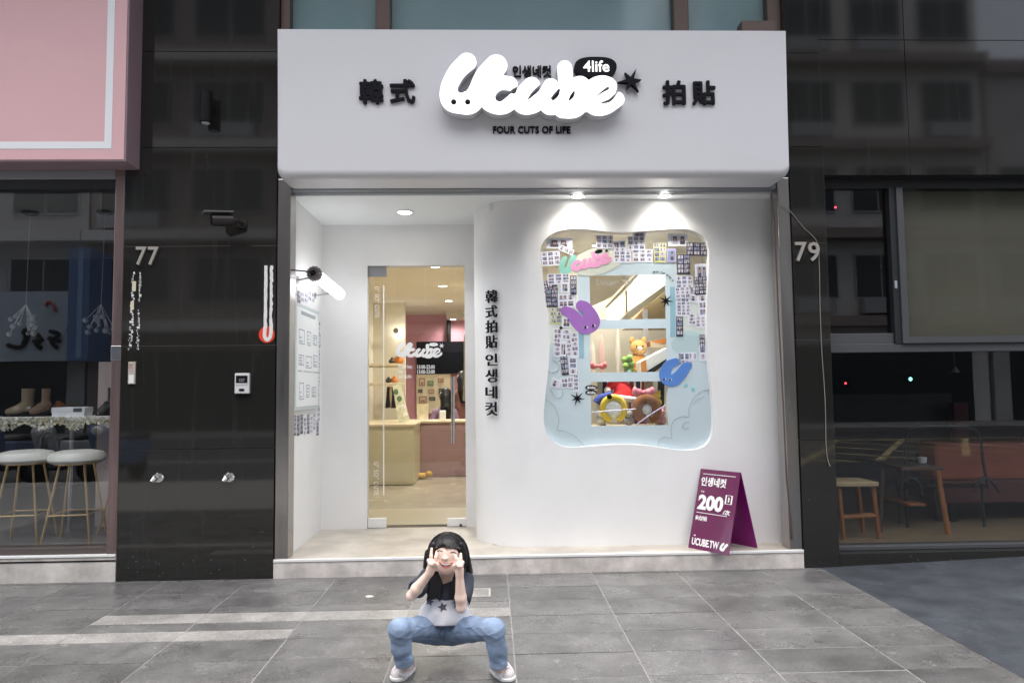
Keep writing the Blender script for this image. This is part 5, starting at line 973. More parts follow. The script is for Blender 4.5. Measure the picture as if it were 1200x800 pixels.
# shop sign board and blade sign opposite, mirrored in the shoe shop window
YM = .078; YO = -18.6; V = 2*YM-YO
def mir(px, py): p = at(px, py, V); return Vector((p.x, YO, p.z))
a, b = mir(-60, 424), mir(98, 341); t = thing('street_sign_board', 'wide blue grey sign board with brush lettering on the opposite shops', 'sign', (a.x, YO, a.z))
boxo('board', (a.x, b.x, YO-.4, YO, a.z, b.z), mat('blue_grey_board', (.5, .58, .68), .5), t)
def brush(pts): MB().tube([mir(*p)+Vector((0, .05, 0)) for p in smooth_pts(pts, 5)], .07, 6).build('brush_mark', M_blackm, t, True)
for q in ([(10, 404), (24, 407), (32, 398), (28, 388)], [(28, 402), (34, 394), (30, 385)], [(42, 390), (48, 396), (44, 404), (50, 408)], [(40, 400), (52, 398)], [(60, 388), (70, 392), (62, 400), (68, 408)], [(58, 396), (72, 400)], [(80, 387), (88, 390), (82, 398), (88, 404)], [(86, 384), (84, 396)]): brush(q)
mr = mat('red_paint', (.5, .08, .05), .5); MB().tube([mir(*p)+Vector((0, .05, 0)) for p in smooth_pts([(54, 358), (59, 354), (65, 360), (67, 365)], 5)], .045, 6).build('red_mark', mr, t, True)
a, b = mir(97, 424), mir(126, 297); t = thing('blade_sign', 'tall blue vertical sign opposite beside the wide sign board', 'sign', (a.x, YO, a.z)); boxo('board', (a.x+.05, b.x, YO-.3, YO+1.0, a.z, b.z), mat('strong_blue_board', (.12, .2, .4), .45), t); boxo('face', (a.x+.35, b.x-.2, YO+1.001, YO+1.02, a.z+.1, b.z-.1), mat('mid_blue_face', (.28, .42, .66), .5), t)
M_scb = mat('scooter_paint', (.12, .16, .28), .25, coat=.5)
def scooter(x, y, rz, label, body):
    t = thing('parked_scooter', label, 'scooter', (x, y, -.15), 'scooters parked along the kerb'); t.rotation_euler = (0, 0, rz)
    def B(mb, name, m, **k):
        me_o = mb.build(name, m, None, **k); me_o.parent = t; return me_o
    for cx in (-.62, .62): w = B(MB().lathe((cx, 0, .22), [(.16, -.05), (.21, -.045), (.22, 0), (.21, .045), (.16, .05)], 22, 'Y'), 'wheel', M_blackm, smooth=True); r = B(MB().lathe((cx, 0, .22), [(.13, -.03), (.13, .03)], 14, 'Y'), 'rim', M_steel2)
    B(MB().prism([(-.8, -.13, .42), (-.85, -.13, .66), (-.1, -.13, .7), (-.05, -.13, .3), (-.5, -.13, .26)], (0, .26, 0)), 'rear_body', body, bevel=.04)
    B(MB().prism([(-.8, -.12, .67), (-.82, -.12, .76), (-.15, -.12, .74), (-.12, -.12, .7)], (0, .24, 0)), 'seat', M_blackm, bevel=.03)
    B(MB().prism([(-.1, -.14, .24), (-.1, -.14, .32), (.35, -.14, .32), (.3, -.14, .24)], (0, .28, 0)), 'footboard', M_blackm, bevel=.02)
    B(MB().prism([(.3, -.18, .28), (.36, -.18, .3), (.56, -.16, .85), (.5, -.16, .98), (.43, -.16, .9)], (0, .34, 0)), 'front_shield', body, bevel=.03)
    B(MB().tube([(.62, 0, .22), (.48, 0, .95)], .03, 8), 'fork', M_steel2); B(MB().tube([(.4, -.32, 1.0), (.5, 0, .97), (.4, .32, 1.0)], .016, 8), 'handlebar', M_blackm); B(MB().ball((.56, 0, .88), (.05, .09, .07)), 'headlight', M_etch, smooth=True)
    for s_ in (-1, 1): m = B(MB().tube([(.45, s_*.24, 1.0), (.42, s_*.3, 1.18)], .006, 6), 'mirror_stem', M_blackm); B(MB().ball((.42, s_*.31, 1.22), (.02, .06, .04)), 'mirror', M_steel2, smooth=True)
for k, (x, m, lab) in enumerate(((-8.6, M_scb, 'dark blue scooter parked by the kerb, second from the far end'), (-9.5, M_black, 'black scooter parked by the kerb at the far end of the row'), (-7.7, mat('pearl_paint', (.5, .52, .55), .3, coat=.5), 'pearl white scooter parked in the kerb row'), (-6.8, MATS['strong_blue_board'], 'bright blue scooter parked at the near end of the kerb row'))):
    scooter(x, -6.7, R(82+k*5), lab, m)
# ================================================================== folding purple sign on the step
M_pur = mat('purple_acrylic', (.13, .013, .07), .16, spec=.6, coat=.4); 
bl, br, bk = atz(806.4, 641.3, ZF), atz(853.8, 651, ZF), atz(896.5, 644, ZF)
t = thing('sandwich_board', 'purple folding sign with white lettering standing on the step edge', 'sandwich board', (bl.x, bl.y, ZF))
exb = (br-bl); wb = exb.length; exb.normalize(); nb = Vector((-exb.y, exb.x, 0)); foot = (bk-br); run = foot.dot(nb)       # distance between the two feet
apex_h = None
mid = br+nb*run*.5
a_ = at(874, 553.5, mid.y); ztp = a_.z; Hb = ztp-ZF
eyb = (nb*run*.5+Vector((0, 0, Hb))); lb = eyb.length; eyb.normalize(); nf = exb.cross(eyb)
def slab(o, ex, ey, n, w, l, th, name): 
    mb = MB(); vs = [o+ex*u+ey*v+n*q for q in (0, -th) for v in (0, l) for u in (0, w)]; mb.add(vs, [(0, 1, 3, 2), (4, 6, 7, 5), (0, 4, 5, 1), (2, 3, 7, 6), (0, 2, 6, 4), (1, 5, 7, 3)]); return mb.build(name, M_pur if name == 'front_panel' else mat('magenta_acrylic', (.26, .004, .19), .2, spec=.5), t, bevel=.0015)
fb = bl+Vector((0, 0, .002)); slab(fb, exb, eyb, nf, wb, lb, .005, 'front_panel')
ey2 = (-nb*run*.5+Vector((0, 0, Hb))).normalized(); slab(fb+nb*run, exb, ey2, -exb.cross(ey2), wb, lb-.006, -.005, 'rear_panel')
def bt(s_, u0, v0, u1, v1, off=.0, m=M_etch, name='lettering'): return text(name, s_, fb+exb*wb*u0+eyb*lb*(1-v1)+nf*.0006, wb*(u1-u0), lb*(v1-v0), m, t, exb, eyb, .0012, off)
def bline(u0, u1, v, th=.004): 
    mb = MB(); o = fb+exb*wb*u0+eyb*lb*(1-v)+nf*.0006; L = wb*(u1-u0); vs = [o+exb*u+eyb*w_+nf*q for q in (0, .001) for w_ in (0, th) for u in (0, L)]; mb.add(vs, [(0, 2, 3, 1), (4, 5, 7, 6), (0, 1, 5, 4), (2, 6, 7, 3), (0, 4, 6, 2), (1, 3, 7, 5)]); mb.build('printed_line', M_etch, t)
bline(.09, .9, .065); bt('인생네컷', .07, .1, .7, .215, .03); bt('每次', .1, .275, .19, .3, .02); bt('200', .07, .325, .7, .515, .045); bt('/次', .72, .475, .9, .54, .03)
bline(.07, .83, .555); bt('韓式拍貼', .07, .59, .36, .65, .03); bt('▪', .1, .83, .14, .845); bt('UCUBE.TW', .07, .865, .74, .955, .03)
for (u0, u1, v0, v1) in ((.73, .9, .295, .3), (.73, .9, .4, .405), (.73, .76, .3, .4), (.87, .9, .3, .4), (.8, .83, .32, .38)):
    mb = MB(); o = fb+exb*wb*u0+eyb*lb*(1-v1)+nf*.0007; vs = [o+exb*u+eyb*w_+nf*q for q in (0, .001) for w_ in (0, lb*(v1-v0)) for u in (0, wb*(u1-u0))]; mb.add(vs, [(0, 2, 3, 1), (4, 5, 7, 6), (0, 1, 5, 4), (2, 6, 7, 3), (0, 4, 6, 2), (1, 3, 7, 5)]); mb.build('ticket_symbol', M_etch, t)
lp = shape_loops([[(0+(a-75)*.0006*1, -(b-58)*.0006, r*.00055) for a, b, r in LOGO_S[0]]], (), (-.04, -.24, .24, .04), .003)
for l in lp:
    me = curve_mesh([[(x*.42, y*.42) for x, y in l]], .0006); v, f = mesh_arrays(me); bpy.data.meshes.remove(me); lo, hi = v.min(0), v.max(0)
    sc = (lb*.1)/(hi[1]-lo[1]); mk('printed_logo', [fb+exb*(wb*.77+(p[0]-lo[0])*sc)+eyb*(lb*.035+(p[1]-lo[1])*sc)+nf*(.0012+p[2]) for p in v], f, M_etch, t)
# ================================================================== people: smooth surfaces grown from joints and tapered limbs
class SDF:
    def __init__(s, lo, hi, h):
        s.lo = np.array(lo, np.float32); s.h = h; s.n = np.ceil((np.array(hi)-s.lo)/h).astype(int)+1; s.D = np.full(s.n, .2, np.float32)
    def _win(s, lo, hi):
        a = np.clip(np.floor((np.array(lo)-s.lo)/s.h).astype(int), 0, s.n); b = np.clip(np.ceil((np.array(hi)-s.lo)/s.h).astype(int)+1, 0, s.n)
        ax = [s.lo[i]+s.h*np.arange(a[i], b[i], dtype=np.float32) for i in range(3)]
        return tuple(slice(a[i], b[i]) for i in range(3)), np.stack(np.meshgrid(*ax, indexing='ij'), -1)
    def _put(s, sl, d, k, op):
        A = s.D[sl]
        if op == 'add':
            if k > 0: hh = np.clip(.5+.5*(A-d)/k, 0, 1); s.D[sl] = A*(1-hh)+d*hh-k*hh*(1-hh)
            else: s.D[sl] = np.minimum(A, d)
        else:
            if k > 0: hh = np.clip(.5-.5*(A+d)/k, 0, 1); s.D[sl] = A*(1-hh)-d*hh+k*hh*(1-hh)
            else: s.D[sl] = np.maximum(A, -d)
    def cap(s, a, b, ra, rb, k=.01, op='add'):
        a, b = np.array(a, np.float32), np.array(b, np.float32); m = max(ra, rb)+2.5*k+3*s.h
        sl, P = s._win(np.minimum(a, b)-m, np.maximum(a, b)+m); d = b-a; t = np.clip(((P-a)@d)/max(d@d, 1e-9), 0, 1)
        s._put(sl, np.sqrt(((P-a-t[..., None]*d)**2).sum(-1))-(ra+(rb-ra)*t), k, op)
    def chain(s, pts, rs, k=.01, op='add'):
        for i in range(len(pts)-1): s.cap(pts[i], pts[i+1], rs[i], rs[i+1], k, op)
    def ell(s, c, r, rot=None, k=.01, op='add'):
        c = np.array(c, np.float32); r = np.array(r, np.float32); m = r.max()+2.5*k+3*s.h; sl, P = s._win(c-m, c+m); q = P-c
        if rot is not None: q = q@np.array(rot, np.float32)      # columns are the ellipsoid's axes
        e = np.sqrt(((q/r)**2).sum(-1)); g = np.sqrt(((q/r**2)**2).sum(-1)); s._put(sl, e*(e-1)/np.maximum(g, 1e-6), k, op)
    def half(s, c, n, k=.0):                                     # cut away what lies on the n side of a plane
        n = np.array(n, np.float32); n = n/np.linalg.norm(n); sl, P = s._win(s.lo-1, s.lo+s.n*s.h+1); s._put(sl, -((P-np.array(c, np.float32))@n), k, 'sub')
    def warp(s, fn): sl, P = s._win(s.lo-1, s.lo+s.n*s.h+1); s.D += fn(P).astype(np.float32)
    def mesh(s):
        D = s.D; ins = D < 0; n = s.n; c = [(i, j, k) for i in (0, 1) for j in (0, 1) for k in (0, 1)]
        sh = lambda A, o: A[o[0]:n[0]-1+o[0], o[1]:n[1]-1+o[1], o[2]:n[2]-1+o[2]]
        cnt = sum(sh(ins, o).astype(np.int8) for o in c); act = (cnt > 0) & (cnt < 8); I = np.argwhere(act); V = np.array([D[I[:, 0]+o[0], I[:, 1]+o[1], I[:, 2]+o[2]] for o in c])
        acc = np.zeros((len(I), 3)); w = np.zeros(len(I))
        for a in range(8):
            for b in range(a+1, 8):
                oa, ob = np.array(c[a]), np.array(c[b])
                if np.abs(oa-ob).sum() != 1: continue
                m = (V[a] < 0) != (V[b] < 0); t = V[a]/np.where(m, V[a]-V[b], 1); p = oa+(ob-oa)*t[:, None]; acc[m] += p[m]; w[m] += 1
        vs = s.lo+(I+acc/w[:, None])*s.h; idx = np.full(act.shape, -1); idx[tuple(I.T)] = np.arange(len(I)); F = []
        for ax in range(3):
            u, v = [(1, 2), (2, 0), (0, 1)][ax]; sl0 = [slice(None)]*3; sl1 = [slice(None)]*3; sl0[ax] = slice(0, n[ax]-1); sl1[ax] = slice(1, n[ax])
            A, B = ins[tuple(sl0)], ins[tuple(sl1)]
            for flip in (False, True):
                E_ = np.argwhere((A & ~B) if not flip else (~A & B))
                E_ = E_[(E_[:, u] > 0) & (E_[:, v] > 0) & (E_[:, u] < n[u]-1) & (E_[:, v] < n[v]-1)]
                q = []
                for du, dv in ((-1, -1), (0, -1), (0, 0), (-1, 0)):
                    e = E_.copy(); e[:, u] += du; e[:, v] += dv; q.append(idx[tuple(e.T)])
                q = np.stack(q, 1); F.append(q if not flip else q[:, ::-1])
        return vs, np.concatenate(F)
    def build(s, name, mats, parent=None, pick=None, smooth=2):
        vs, F = s.mesh(); o3 = parent_loc(parent); me = bpy.data.meshes.new(name); me.from_pydata((vs-np.array(o3)).tolist(), [], F.tolist())
        mats = mats if isinstance(mats, list) else [mats]
        for m in mats: me.materials.append(m)
        if pick is not None: me.polygons.foreach_set('material_index', pick(vs[F].mean(1)).astype(np.int32))
        if smooth:
            bm = bmesh.new(); bm.from_mesh(me)
            for _ in range(smooth): bmesh.ops.smooth_vert(bm, verts=bm.verts, factor=.5, use_axis_x=True, use_axis_y=True, use_axis_z=True)
            bm.to_mesh(me); bm.free()
        o = bpy.data.objects.new(name, me); COL.objects.link(o); me.polygons.foreach_set('use_smooth', [True]*len(me.polygons))
        if parent is not None: o.parent = parent
        return o
def drape(o, pts3, off):                                         # push points along +Y on to the front of an object's surface
    dg = bpy.context.evaluated_depsgraph_get(); L = parent_loc(o); bv = BVHTree.FromPolygons([Vector(v.co)+L for v in o.data.vertices], [tuple(p.vertices) for p in o.data.polygons]); out = []
    for p in pts3:
        d = (Vector(p)-CAM).normalized(); h = bv.ray_cast(CAM, d)[0]; out.append((h if h is not None else Vector(p))-d*off)
    return out
def patch_px(name, loops, o, off, m, parent, h=1.0, Y=-1.75):     # flat print laid over a surface: triangulated outline
    bm = bmesh.new(); me = curve_mesh([[(x, -y) for x, y in lp] for lp in loops]); bm.from_mesh(me); bpy.data.meshes.remove(me)
    bmesh.ops.triangulate(bm, faces=bm.faces)
    for _ in range(3): bmesh.ops.subdivide_edges(bm, edges=[e for e in bm.edges if e.calc_length() > h], cuts=1, use_grid_fill=False); bmesh.ops.triangulate(bm, faces=bm.faces)
    bmesh.ops.remove_doubles(bm, verts=bm.verts, dist=1e-4); bm.verts.index_update(); pts = drape(o, [at(v.co.x, -v.co.y, Y) for v in bm.verts], off); f = [tuple(v.index for v in fc.verts) for fc in bm.faces]; bm.free()
    return mk(name, pts, f, m, parent, True)
M_skin = mat('skin', (.85, .63, .53), .5, spec=.35); M_blush = mat('rosy_skin', (.86, .57, .48), .5, spec=.4); M_lip = mat('lip', (.6, .24, .23), .4)
for m_ in (M_skin, M_blush): m_.node_tree.nodes['Principled BSDF'].inputs['Subsurface Weight'].default_value = .15; m_.node_tree.nodes['Principled BSDF'].inputs['Subsurface Radius'].default_value = (.012, .004, .002)
M_hair = mat('black_hair', (.0105, .0095, .0115), .42, bump=.15, bscale=40, streak=(6, 6, .3), spec=.32); M_navy = mat('charcoal_navy_cotton', (.035, .042, .06), .9, bump=.25, bscale=220, var=.15, scale=60)
M_white_c = mat('white_cotton', (.74, .74, .78), .9, bump=.08, bscale=400); M_denim = mat('light_blue_denim', (.205, .275, .395), .9, var=.4, scale=14, bump=.15, bscale=420); M_seam = mat('denim_seam', (.09, .15, .27), .9)
M_shoe = mat('pale_shoe', (.66, .62, .62), .6, var=.06, scale=30); M_sole = mat('white_rubber', (.74, .73, .72), .6); M_aqua = mat('aqua_trim', (.35, .58, .6), .6); M_star = mat('grey_print_star', (.11, .11, .15), .9)
H = .003
def p3(px, py, Y): return np.array(at(px, py, Y))
# joints
hipL, hipR = p3(511, 737, -1.60), p3(530, 737, -1.60); knL, knR = p3(467.5, 737, -1.90), p3(579, 737, -1.90); anL, anR = p3(474.5, 779, -1.855), p3(585, 781, -1.87); anL[2] = max(anL[2], .05); anR[2] = max(anR[2], .05)
shL, shR = p3(500, 678, -1.665), p3(545, 680, -1.665); elL, elR = p3(482, 697.5, -1.79), p3(540.5, 711.5, -1.81); wrL, wrR = p3(503.5, 670.5, -1.845), p3(538.5, 672, -1.85)
chest, pelvis, neck, headc = p3(521.5, 692, -1.635), p3(520.5, 738, -1.585), p3(522.5, 676, -1.665), p3(524.5, 651, -1.70)
def girl_body():
    s = SDF((-1.27, -2.02, -.01), (-.55, -1.46, .66), H)
    s.chain([pelvis, p3(521, 715, -1.605), chest, p3(522, 680, -1.645)], [.07, .074, .07, .05], .03); s.cap(shL, shR, .034, .034, .03)
    s.cap(p3(522, 684, -1.65), neck, .03, .03, .02); s.cap(neck, p3(524, 664, -1.69), .03, .031, .02)
    for a, b in ((hipL, knL), (hipR, knR)): s.cap(a, b, .058, .046, .03)
    for a, b in ((knL, anL), (knR, anR)): s.cap(a, b, .044, .026, .015)
    for an_, he_, to_ in ((anL, (482, 783), (462.5, 799)), (anR, (579, 785), (599, 799))):
        he_, to_ = np.array(atz(*he_, 0.0)), np.array(atz(*to_, 0.0)); s.chain([an_, he_+(to_-he_)*.22+[0, 0, .034], he_+(to_-he_)*.62+[0, 0, .028]], [.022, .018, .013], .01)
    # head: skull, face, jaw, cheeks, nose, ears
    s.ell(headc+[0, .005, .012], (.082, .088, .088), k=.0); s.ell(headc+[-.001, -.024, -.02], (.069, .06, .054), k=.025); s.ell(headc+[-.002, -.05, -.05], (.028, .024, .019), k=.022)
    for dx in (-.04, .037): s.ell(headc+[dx, -.062, -.03], (.026, .02, .023), k=.016)
    s.ell(headc+[0, -.07, .028], (.05, .016, .03), k=.02)
    ns = p3(521.5, 654.3, -1.797); s.ell(ns+[0, .004, 0], (.0085, .0095, .0065), k=.008); s.cap(ns+[0, .009, .004], ns+[.001, .015, .024], .006, .0045, .01)
    for dx in (-.009, .009): s.ell(ns+[dx, .009, -.001], (.0055, .006, .005), k=.004)
    for dx in (-.083, .083): s.ell(headc+[dx, .008, -.012], (.012, .02, .026), k=.006)
    # smiling mouth: an open hollow with lips round it
    m0 = m2 = m4 = p3(522, 660, -1.78)
    for a, b in ((515, 645.6), (531, 647.3)):                     # closed smiling eyes: shallow creases under soft lids
        c = p3(a, b, -1.776); s.cap(c+[-.011, .003, -.002], c+[.011, .003, -.002], .0028, .0028, .002, 'sub')
    # arms
    for sh, el, wr in ((shL, elL, wrL), (shR, elR, wrR)): s.cap(sh, el, .031, .0225, .015); s.chain([el, el+(wr-el)*.3, wr], [.0225, .0262, .0172], .01)
    # hands: palm, two raised fingers, two curled fingers, thumb folded over them
    def hand(wr, pc, tips, curl, thumb, pr=.0185):
        pc = np.array(pc); s.chain([wr, wr+(pc-wr)*.5, pc], [.0175, .019, pr], .01)
        for base, mid, tip in tips: s.chain([base, mid, tip], [.0088, .0078, .0062], .004)
        for q in curl: s.chain(q, [.0085, .0085, .0075][:len(q)], .0035)
        s.chain(thumb, [.0095, .0085, .007], .005)
    Yp = -1.85
    hand(wrL, p3(506.5, 661.5, Yp), [(p3(505.3, 658.5, Yp), p3(505.2, 651, Yp-.004), p3(505.8, 642.6, Yp+.002)), (p3(509.8, 658.5, Yp), p3(510.8, 652.5, Yp-.004), p3(512, 646.2, Yp+.006))],
         [(p3(502.6, 659, Yp), p3(502.4, 656.2, Yp-.022), p3(504, 660.6, Yp-.034)), (p3(506, 659, Yp-.008), p3(506.2, 656.4, Yp-.028), p3(507, 661.2, Yp-.036))], (p3(511.3, 666, Yp), p3(512, 661.5, Yp-.016), p3(508.5, 658.9, Yp-.036)))
    hand(wrR, p3(538, 663, Yp-.004), [(p3(539.6, 660, Yp), p3(540, 654.5, Yp-.003), p3(540, 648.6, Yp+.004)), (p3(536.3, 659.5, Yp), p3(535, 654.5, Yp-.003), p3(533.4, 650.2, Yp+.008))],
         [(p3(541.6, 661.5, Yp), p3(542, 658.6, Yp-.022), p3(540.4, 663.2, Yp-.036)), (p3(538.4, 661, Yp-.008), p3(538.6, 658.3, Yp-.028), p3(537.2, 663.2, Yp-.038))], (p3(533.6, 667, Yp), p3(533, 662.5, Yp-.014), p3(536.2, 660.8, Yp-.036)))
    return s, (m0, m2, m4)
sdf, mo = girl_body()
lipc = mo[1]
def pick_skin(c):
    k = np.zeros(len(c)); d = np.full(len(c), 9.)
    for a, b in ((511, 652.5), (534.5, 654)):
        q = p3(a, b, -1.78); k[(((c-q)**2).sum(-1) < .021**2) & (c[:, 1] > -1.812) & (k == 0)] = 1
    return k
girl = sdf.build('person', [M_skin, M_blush, M_lip], None, pick_skin, 1)
tag(girl, 'small smiling girl crouching on the paving, both hands making V signs beside her cheeks', 'person')
# laughing mouth: dark opening, upper teeth, tongue and lips laid on the face
def on_face(L, off, k=4): return drape(girl, [at(a, b, -1.78) for a, b in smooth_pts(L, k)], off)
UP = [(513.9, 657.6), (516.5, 658.6), (519.5, 659.2), (522.6, 659.4), (525.6, 659.3), (528.4, 658.9), (530.8, 658.2)]; LO = [(530.8, 658.2), (528.6, 661.6), (525.8, 664.1), (522.4, 664.9), (519, 664), (516.2, 661.4), (513.9, 657.6)]
patch_px('mouth', [[tuple(p) for p in smooth_pts(UP, 3)[:-1]+smooth_pts(LO, 3)[:-1]]], girl, .0012, mat('mouth_red', (.2, .035, .035), .4), girl, .8, -1.78)
patch_px('teeth', [[tuple(p) for p in smooth_pts(UP[1:-1], 3)+smooth_pts([(528, 660.6), (525.4, 661.7), (522.5, 662), (519.4, 661.5), (516.9, 660.2)], 3)]], girl, .0022, mat('tooth_white', (.85, .82, .78), .3), girl, .8, -1.78)
patch_px('tongue', [[tuple(p) for p in smooth_pts([(518.3, 663), (522.4, 662.5), (526.6, 663), (524.6, 664.4), (522.3, 664.7), (520, 664.3)], 3, True)]], girl, .002, mat('tongue_pink', (.5, .16, .15), .4), girl, .8, -1.78)
for L in (UP, LO): q = on_face(L, .001); MB().tube(q, [.0008]+[.0019]*(len(q)-2)+[.0008], 6).build('lip', M_lip, girl, True)
M_lash = mat('lash', (.02, .014, .012), .6)
for cx, cy, t_ in ((515.2, 645.4, 0), (531, 647.2, .6)):
    L = [(cx-3.1, cy+.6-t_*.3), (cx-1.7, cy-.4), (cx+.1, cy-.75), (cx+1.9, cy-.4), (cx+3.5, cy+.6+t_*.3)]; q = drape(girl, [at(a, b, -1.78) for a, b in smooth_pts(L, 3)], .0003); MB().tube(q, [.0008]+[.0022]*(len(q)-2)+[.0008], 6).build('eyelashes', M_lash, girl, True)
# hair: cap, fringe, long locks behind and in front of the shoulders
def girl_hair():
    s = SDF((-1.09, -1.88, .2), (-.74, -1.54, .665), H); hc = headc
    s.ell(hc+[0, .014, .014], (.0955, .1, .094), k=0)
    # open the face
    s.ell(p3(523, 656, -1.80), (.066, .075, .062), k=.006, op='sub'); s.ell(p3(523, 663, -1.80), (.055, .09, .05), k=.004, op='sub')
    rg = random.Random(8)
    # fringe locks from the crown to the brows
    for k in range(22):
        u = k/21; x0 = 511+27*u; x1 = 507.3+34*u; gap = 1.0 if not (.27 < u < .4) else .0
        yb = 641.5+rg.uniform(-1.2, 1.8)-(3.5 if .22 < u < .45 else 0)+abs(u-.5)*5
        if not gap: yb -= 2.5
        ph = (u-.5)*1.55; pe = lambda a, ro=1.0: hc+np.array([.0955*math.sin(ph)*math.sin(a)*ro, .014-.1*math.cos(ph)*math.sin(a)*ro, .014+.094*math.cos(a)*ro])
        s.chain([pe(.35, .95), pe(.75, .97), pe(1.08, 1.0), p3(x1, yb, -1.797+abs(u-.5)*.045)], [.007, .0068, .0058, .0018], .003)
    # side and front locks
    def lock(pts, rs, k=.004): s.chain([p3(*q) for q in smooth_pts(pts, 4)], list(np.interp(np.linspace(0, len(rs)-1, (len(rs)-1)*4+1), range(len(rs)), rs)), k)
    for j in range(9):
        o = j*.9; lock([(507.5+o*.4, 638, -1.755+.004*j), (504+o*.35, 652, -1.755), (503.5+o*.8, 668, -1.74), (505+o*1.5, 685+rg.uniform(-2, 2), -1.735), (501+o*2.0, 699+rg.uniform(-3, 5), -1.735-.001*j)], [.014, .013, .013, .012, .004])
    for j in range(7): o = j*1.0; lock([(540.5-o*.3, 638, -1.76+.004*j), (545-o*.5, 654, -1.75), (542-o*.9, 668, -1.745), (537-o*.9, 684+rg.uniform(-2, 2), -1.74), (534.5-o*1.0, 699+rg.uniform(-3, 3), -1.735)], [.013, .013, .013, .012, .004])
    for j in range(8): o = j*.75; lock([(543+o*.2, 640, -1.69), (547+o*.25, 655, -1.68+.004*j), (549.5+o*.35, 670, -1.66+.004*j), (548+o*.5, 681, -1.655+.004*j), (545+o*.75+rg.uniform(-1, 1), 692+rg.uniform(-3, 2), -1.65)], [.013, .012, .0105, .008, .0025], .003)
    for j in range(7): lock([(503+j*5.6, 648, -1.64), (501+j*6.4, 664, -1.625), (503+j*6.2, 682, -1.60), (505+j*5.6, 690, -1.60)], [.022, .02, .017, .006], .006)
    s.warp(lambda P: .0009*np.sin(1.0*np.arctan2(P[..., 0]-hc[0], P[..., 1]-hc[1]+.02)*58+P[..., 2]*28)+.0006*np.sin(np.arctan2(P[..., 0]-hc[0], P[..., 1]-hc[1]+.02)*133+P[..., 2]*40))
    return s
hair = girl_hair().build('hair', M_hair, girl, None, 1)
hb = MB(); rg = random.Random(12); bvh = BVHTree.FromPolygons([v.co.copy() for v in hair.data.vertices], [tuple(p.vertices) for p in hair.data.polygons])
def wrap(p, off):
    q, nn, _, dd = bvh.find_nearest(p); return q+nn*off
crown = Vector(headc)+Vector((0, .02, .115))
for k in range(330):                                # single strands combed from the crown down over the cap, fringe and locks
    ph = rg.uniform(0, 2*math.pi); front = math.cos(ph) > .55; e = Vector((math.sin(ph), -math.cos(ph), 0)); L = rg.uniform(.105, .125) if front else rg.uniform(.17, .27); n = 9; off = rg.uniform(-.0002, .0016); pts = []
    for i in range(n):
        t = i/(n-1); a = min(t*L/.1, math.pi/2); down = max(0, t*L-.157); pts.append(wrap(Vector(headc)+Vector((0, .012, .014))+Vector((e.x*.1*math.sin(a), e.y*.1*math.sin(a), .1*math.cos(a)-down))+Vector((rg.gauss(0, .0012), 0, 0)), off))
    if max((pts[i+1]-pts[i]).length for i in range(n-1)) > .055: continue
    hb.tube(pts, [.0011]*(n-1)+[.0004], 4, False)
tag(hb.build('hair_strands', M_hair, girl, True), None, None, None, 'stuff')
# t-shirt
def fold(P, f, a, q): return a*np.sin(P[..., 0]*f[0]+P[..., 1]*f[1]+P[..., 2]*f[2]+q)
def girl_shirt():
    s = SDF((-1.16, -1.92, .1), (-.68, -1.46, .46), H)
    s.chain([p3(520.5, 735, -1.62), p3(521, 715, -1.625), p3(522, 692, -1.64)], [.101, .094, .084], .03); s.ell(p3(520.5, 723, -1.68), (.085, .045, .05), k=.03); s.chain([p3(504, 727, -1.69), p3(520.5, 730, -1.70), p3(537, 727, -1.69)], [.028, .03, .028], .02); s.cap(p3(501.5, 680.5, -1.655), p3(543, 681.5, -1.655), .04, .04, .03)
    for sh, el in ((shL, elL), (shR, elR)): s.cap(sh+(el-sh)*-.05, sh+(el-sh)*(.62 if sh is shL else .66), .042, .043, .018)
    for e, t in ((p3(497, 723, -1.64), -1), (p3(545, 723, -1.64), 1)): s.ell(e, (.03, .05, .05), k=.03)
    # neck opening, hem, cuffs
    s.ell(p3(522.5, 672.5, -1.69), (.043, .05, .034), k=.006, op='sub')
    s.warp(lambda P: fold(P, (30, 20, 70), .0016, 0)+fold(P, (-60, 10, 45), .0013, 1.3)+fold(P, (95, 40, -60), .0008, .6))
    s.half(p3(520, 732.5, -1.70), (.0, -.25, -1)); 
    for sh, el, f in ((shL, elL, .68), (shR, elR, .76)):
        d = (el-sh)/np.linalg.norm(el-sh); c = sh+(el-sh)*f
        sl, P = s._win(c-.07, c+.07); q = P-c; ax = q@d; rad = np.sqrt(np.maximum((q**2).sum(-1)-ax**2, 0)); A = s.D[sl]
        m = (ax > 0) & (rad < .062) & (ax < .05); s.D[sl] = np.where(m, np.maximum(A, ax), A)
    return s
ytop = p3(521, 702.5, -1.72)[2]
def pick_shirt(c): return np.where((c[:, 2] > ytop+.01*np.sin(c[:, 0]*30)*.3) | ((c[:, 2] > p3(521, 708, -1.72)[2]) & ((c[:, 0] < at(490.5, 690, -1.68).x) | (c[:, 0] > at(549.8, 690, -1.68).x))), 0, 1)
shirt = girl_shirt().build('t_shirt', [M_navy, M_white_c], girl, pick_shirt, 1)
for (cx, cy, r, rot) in ((518.8, 711, 6.4, -.25), (503.5, 704.5, 5.6, .3), (535.5, 708, 5.4, .1)):
    try: patch_px('printed_star', [star_pts(cx, cy, r, 5, .46, rot-1.57)], shirt, .0012, M_star, girl)
    except Exception as ex_: print('star', ex_)
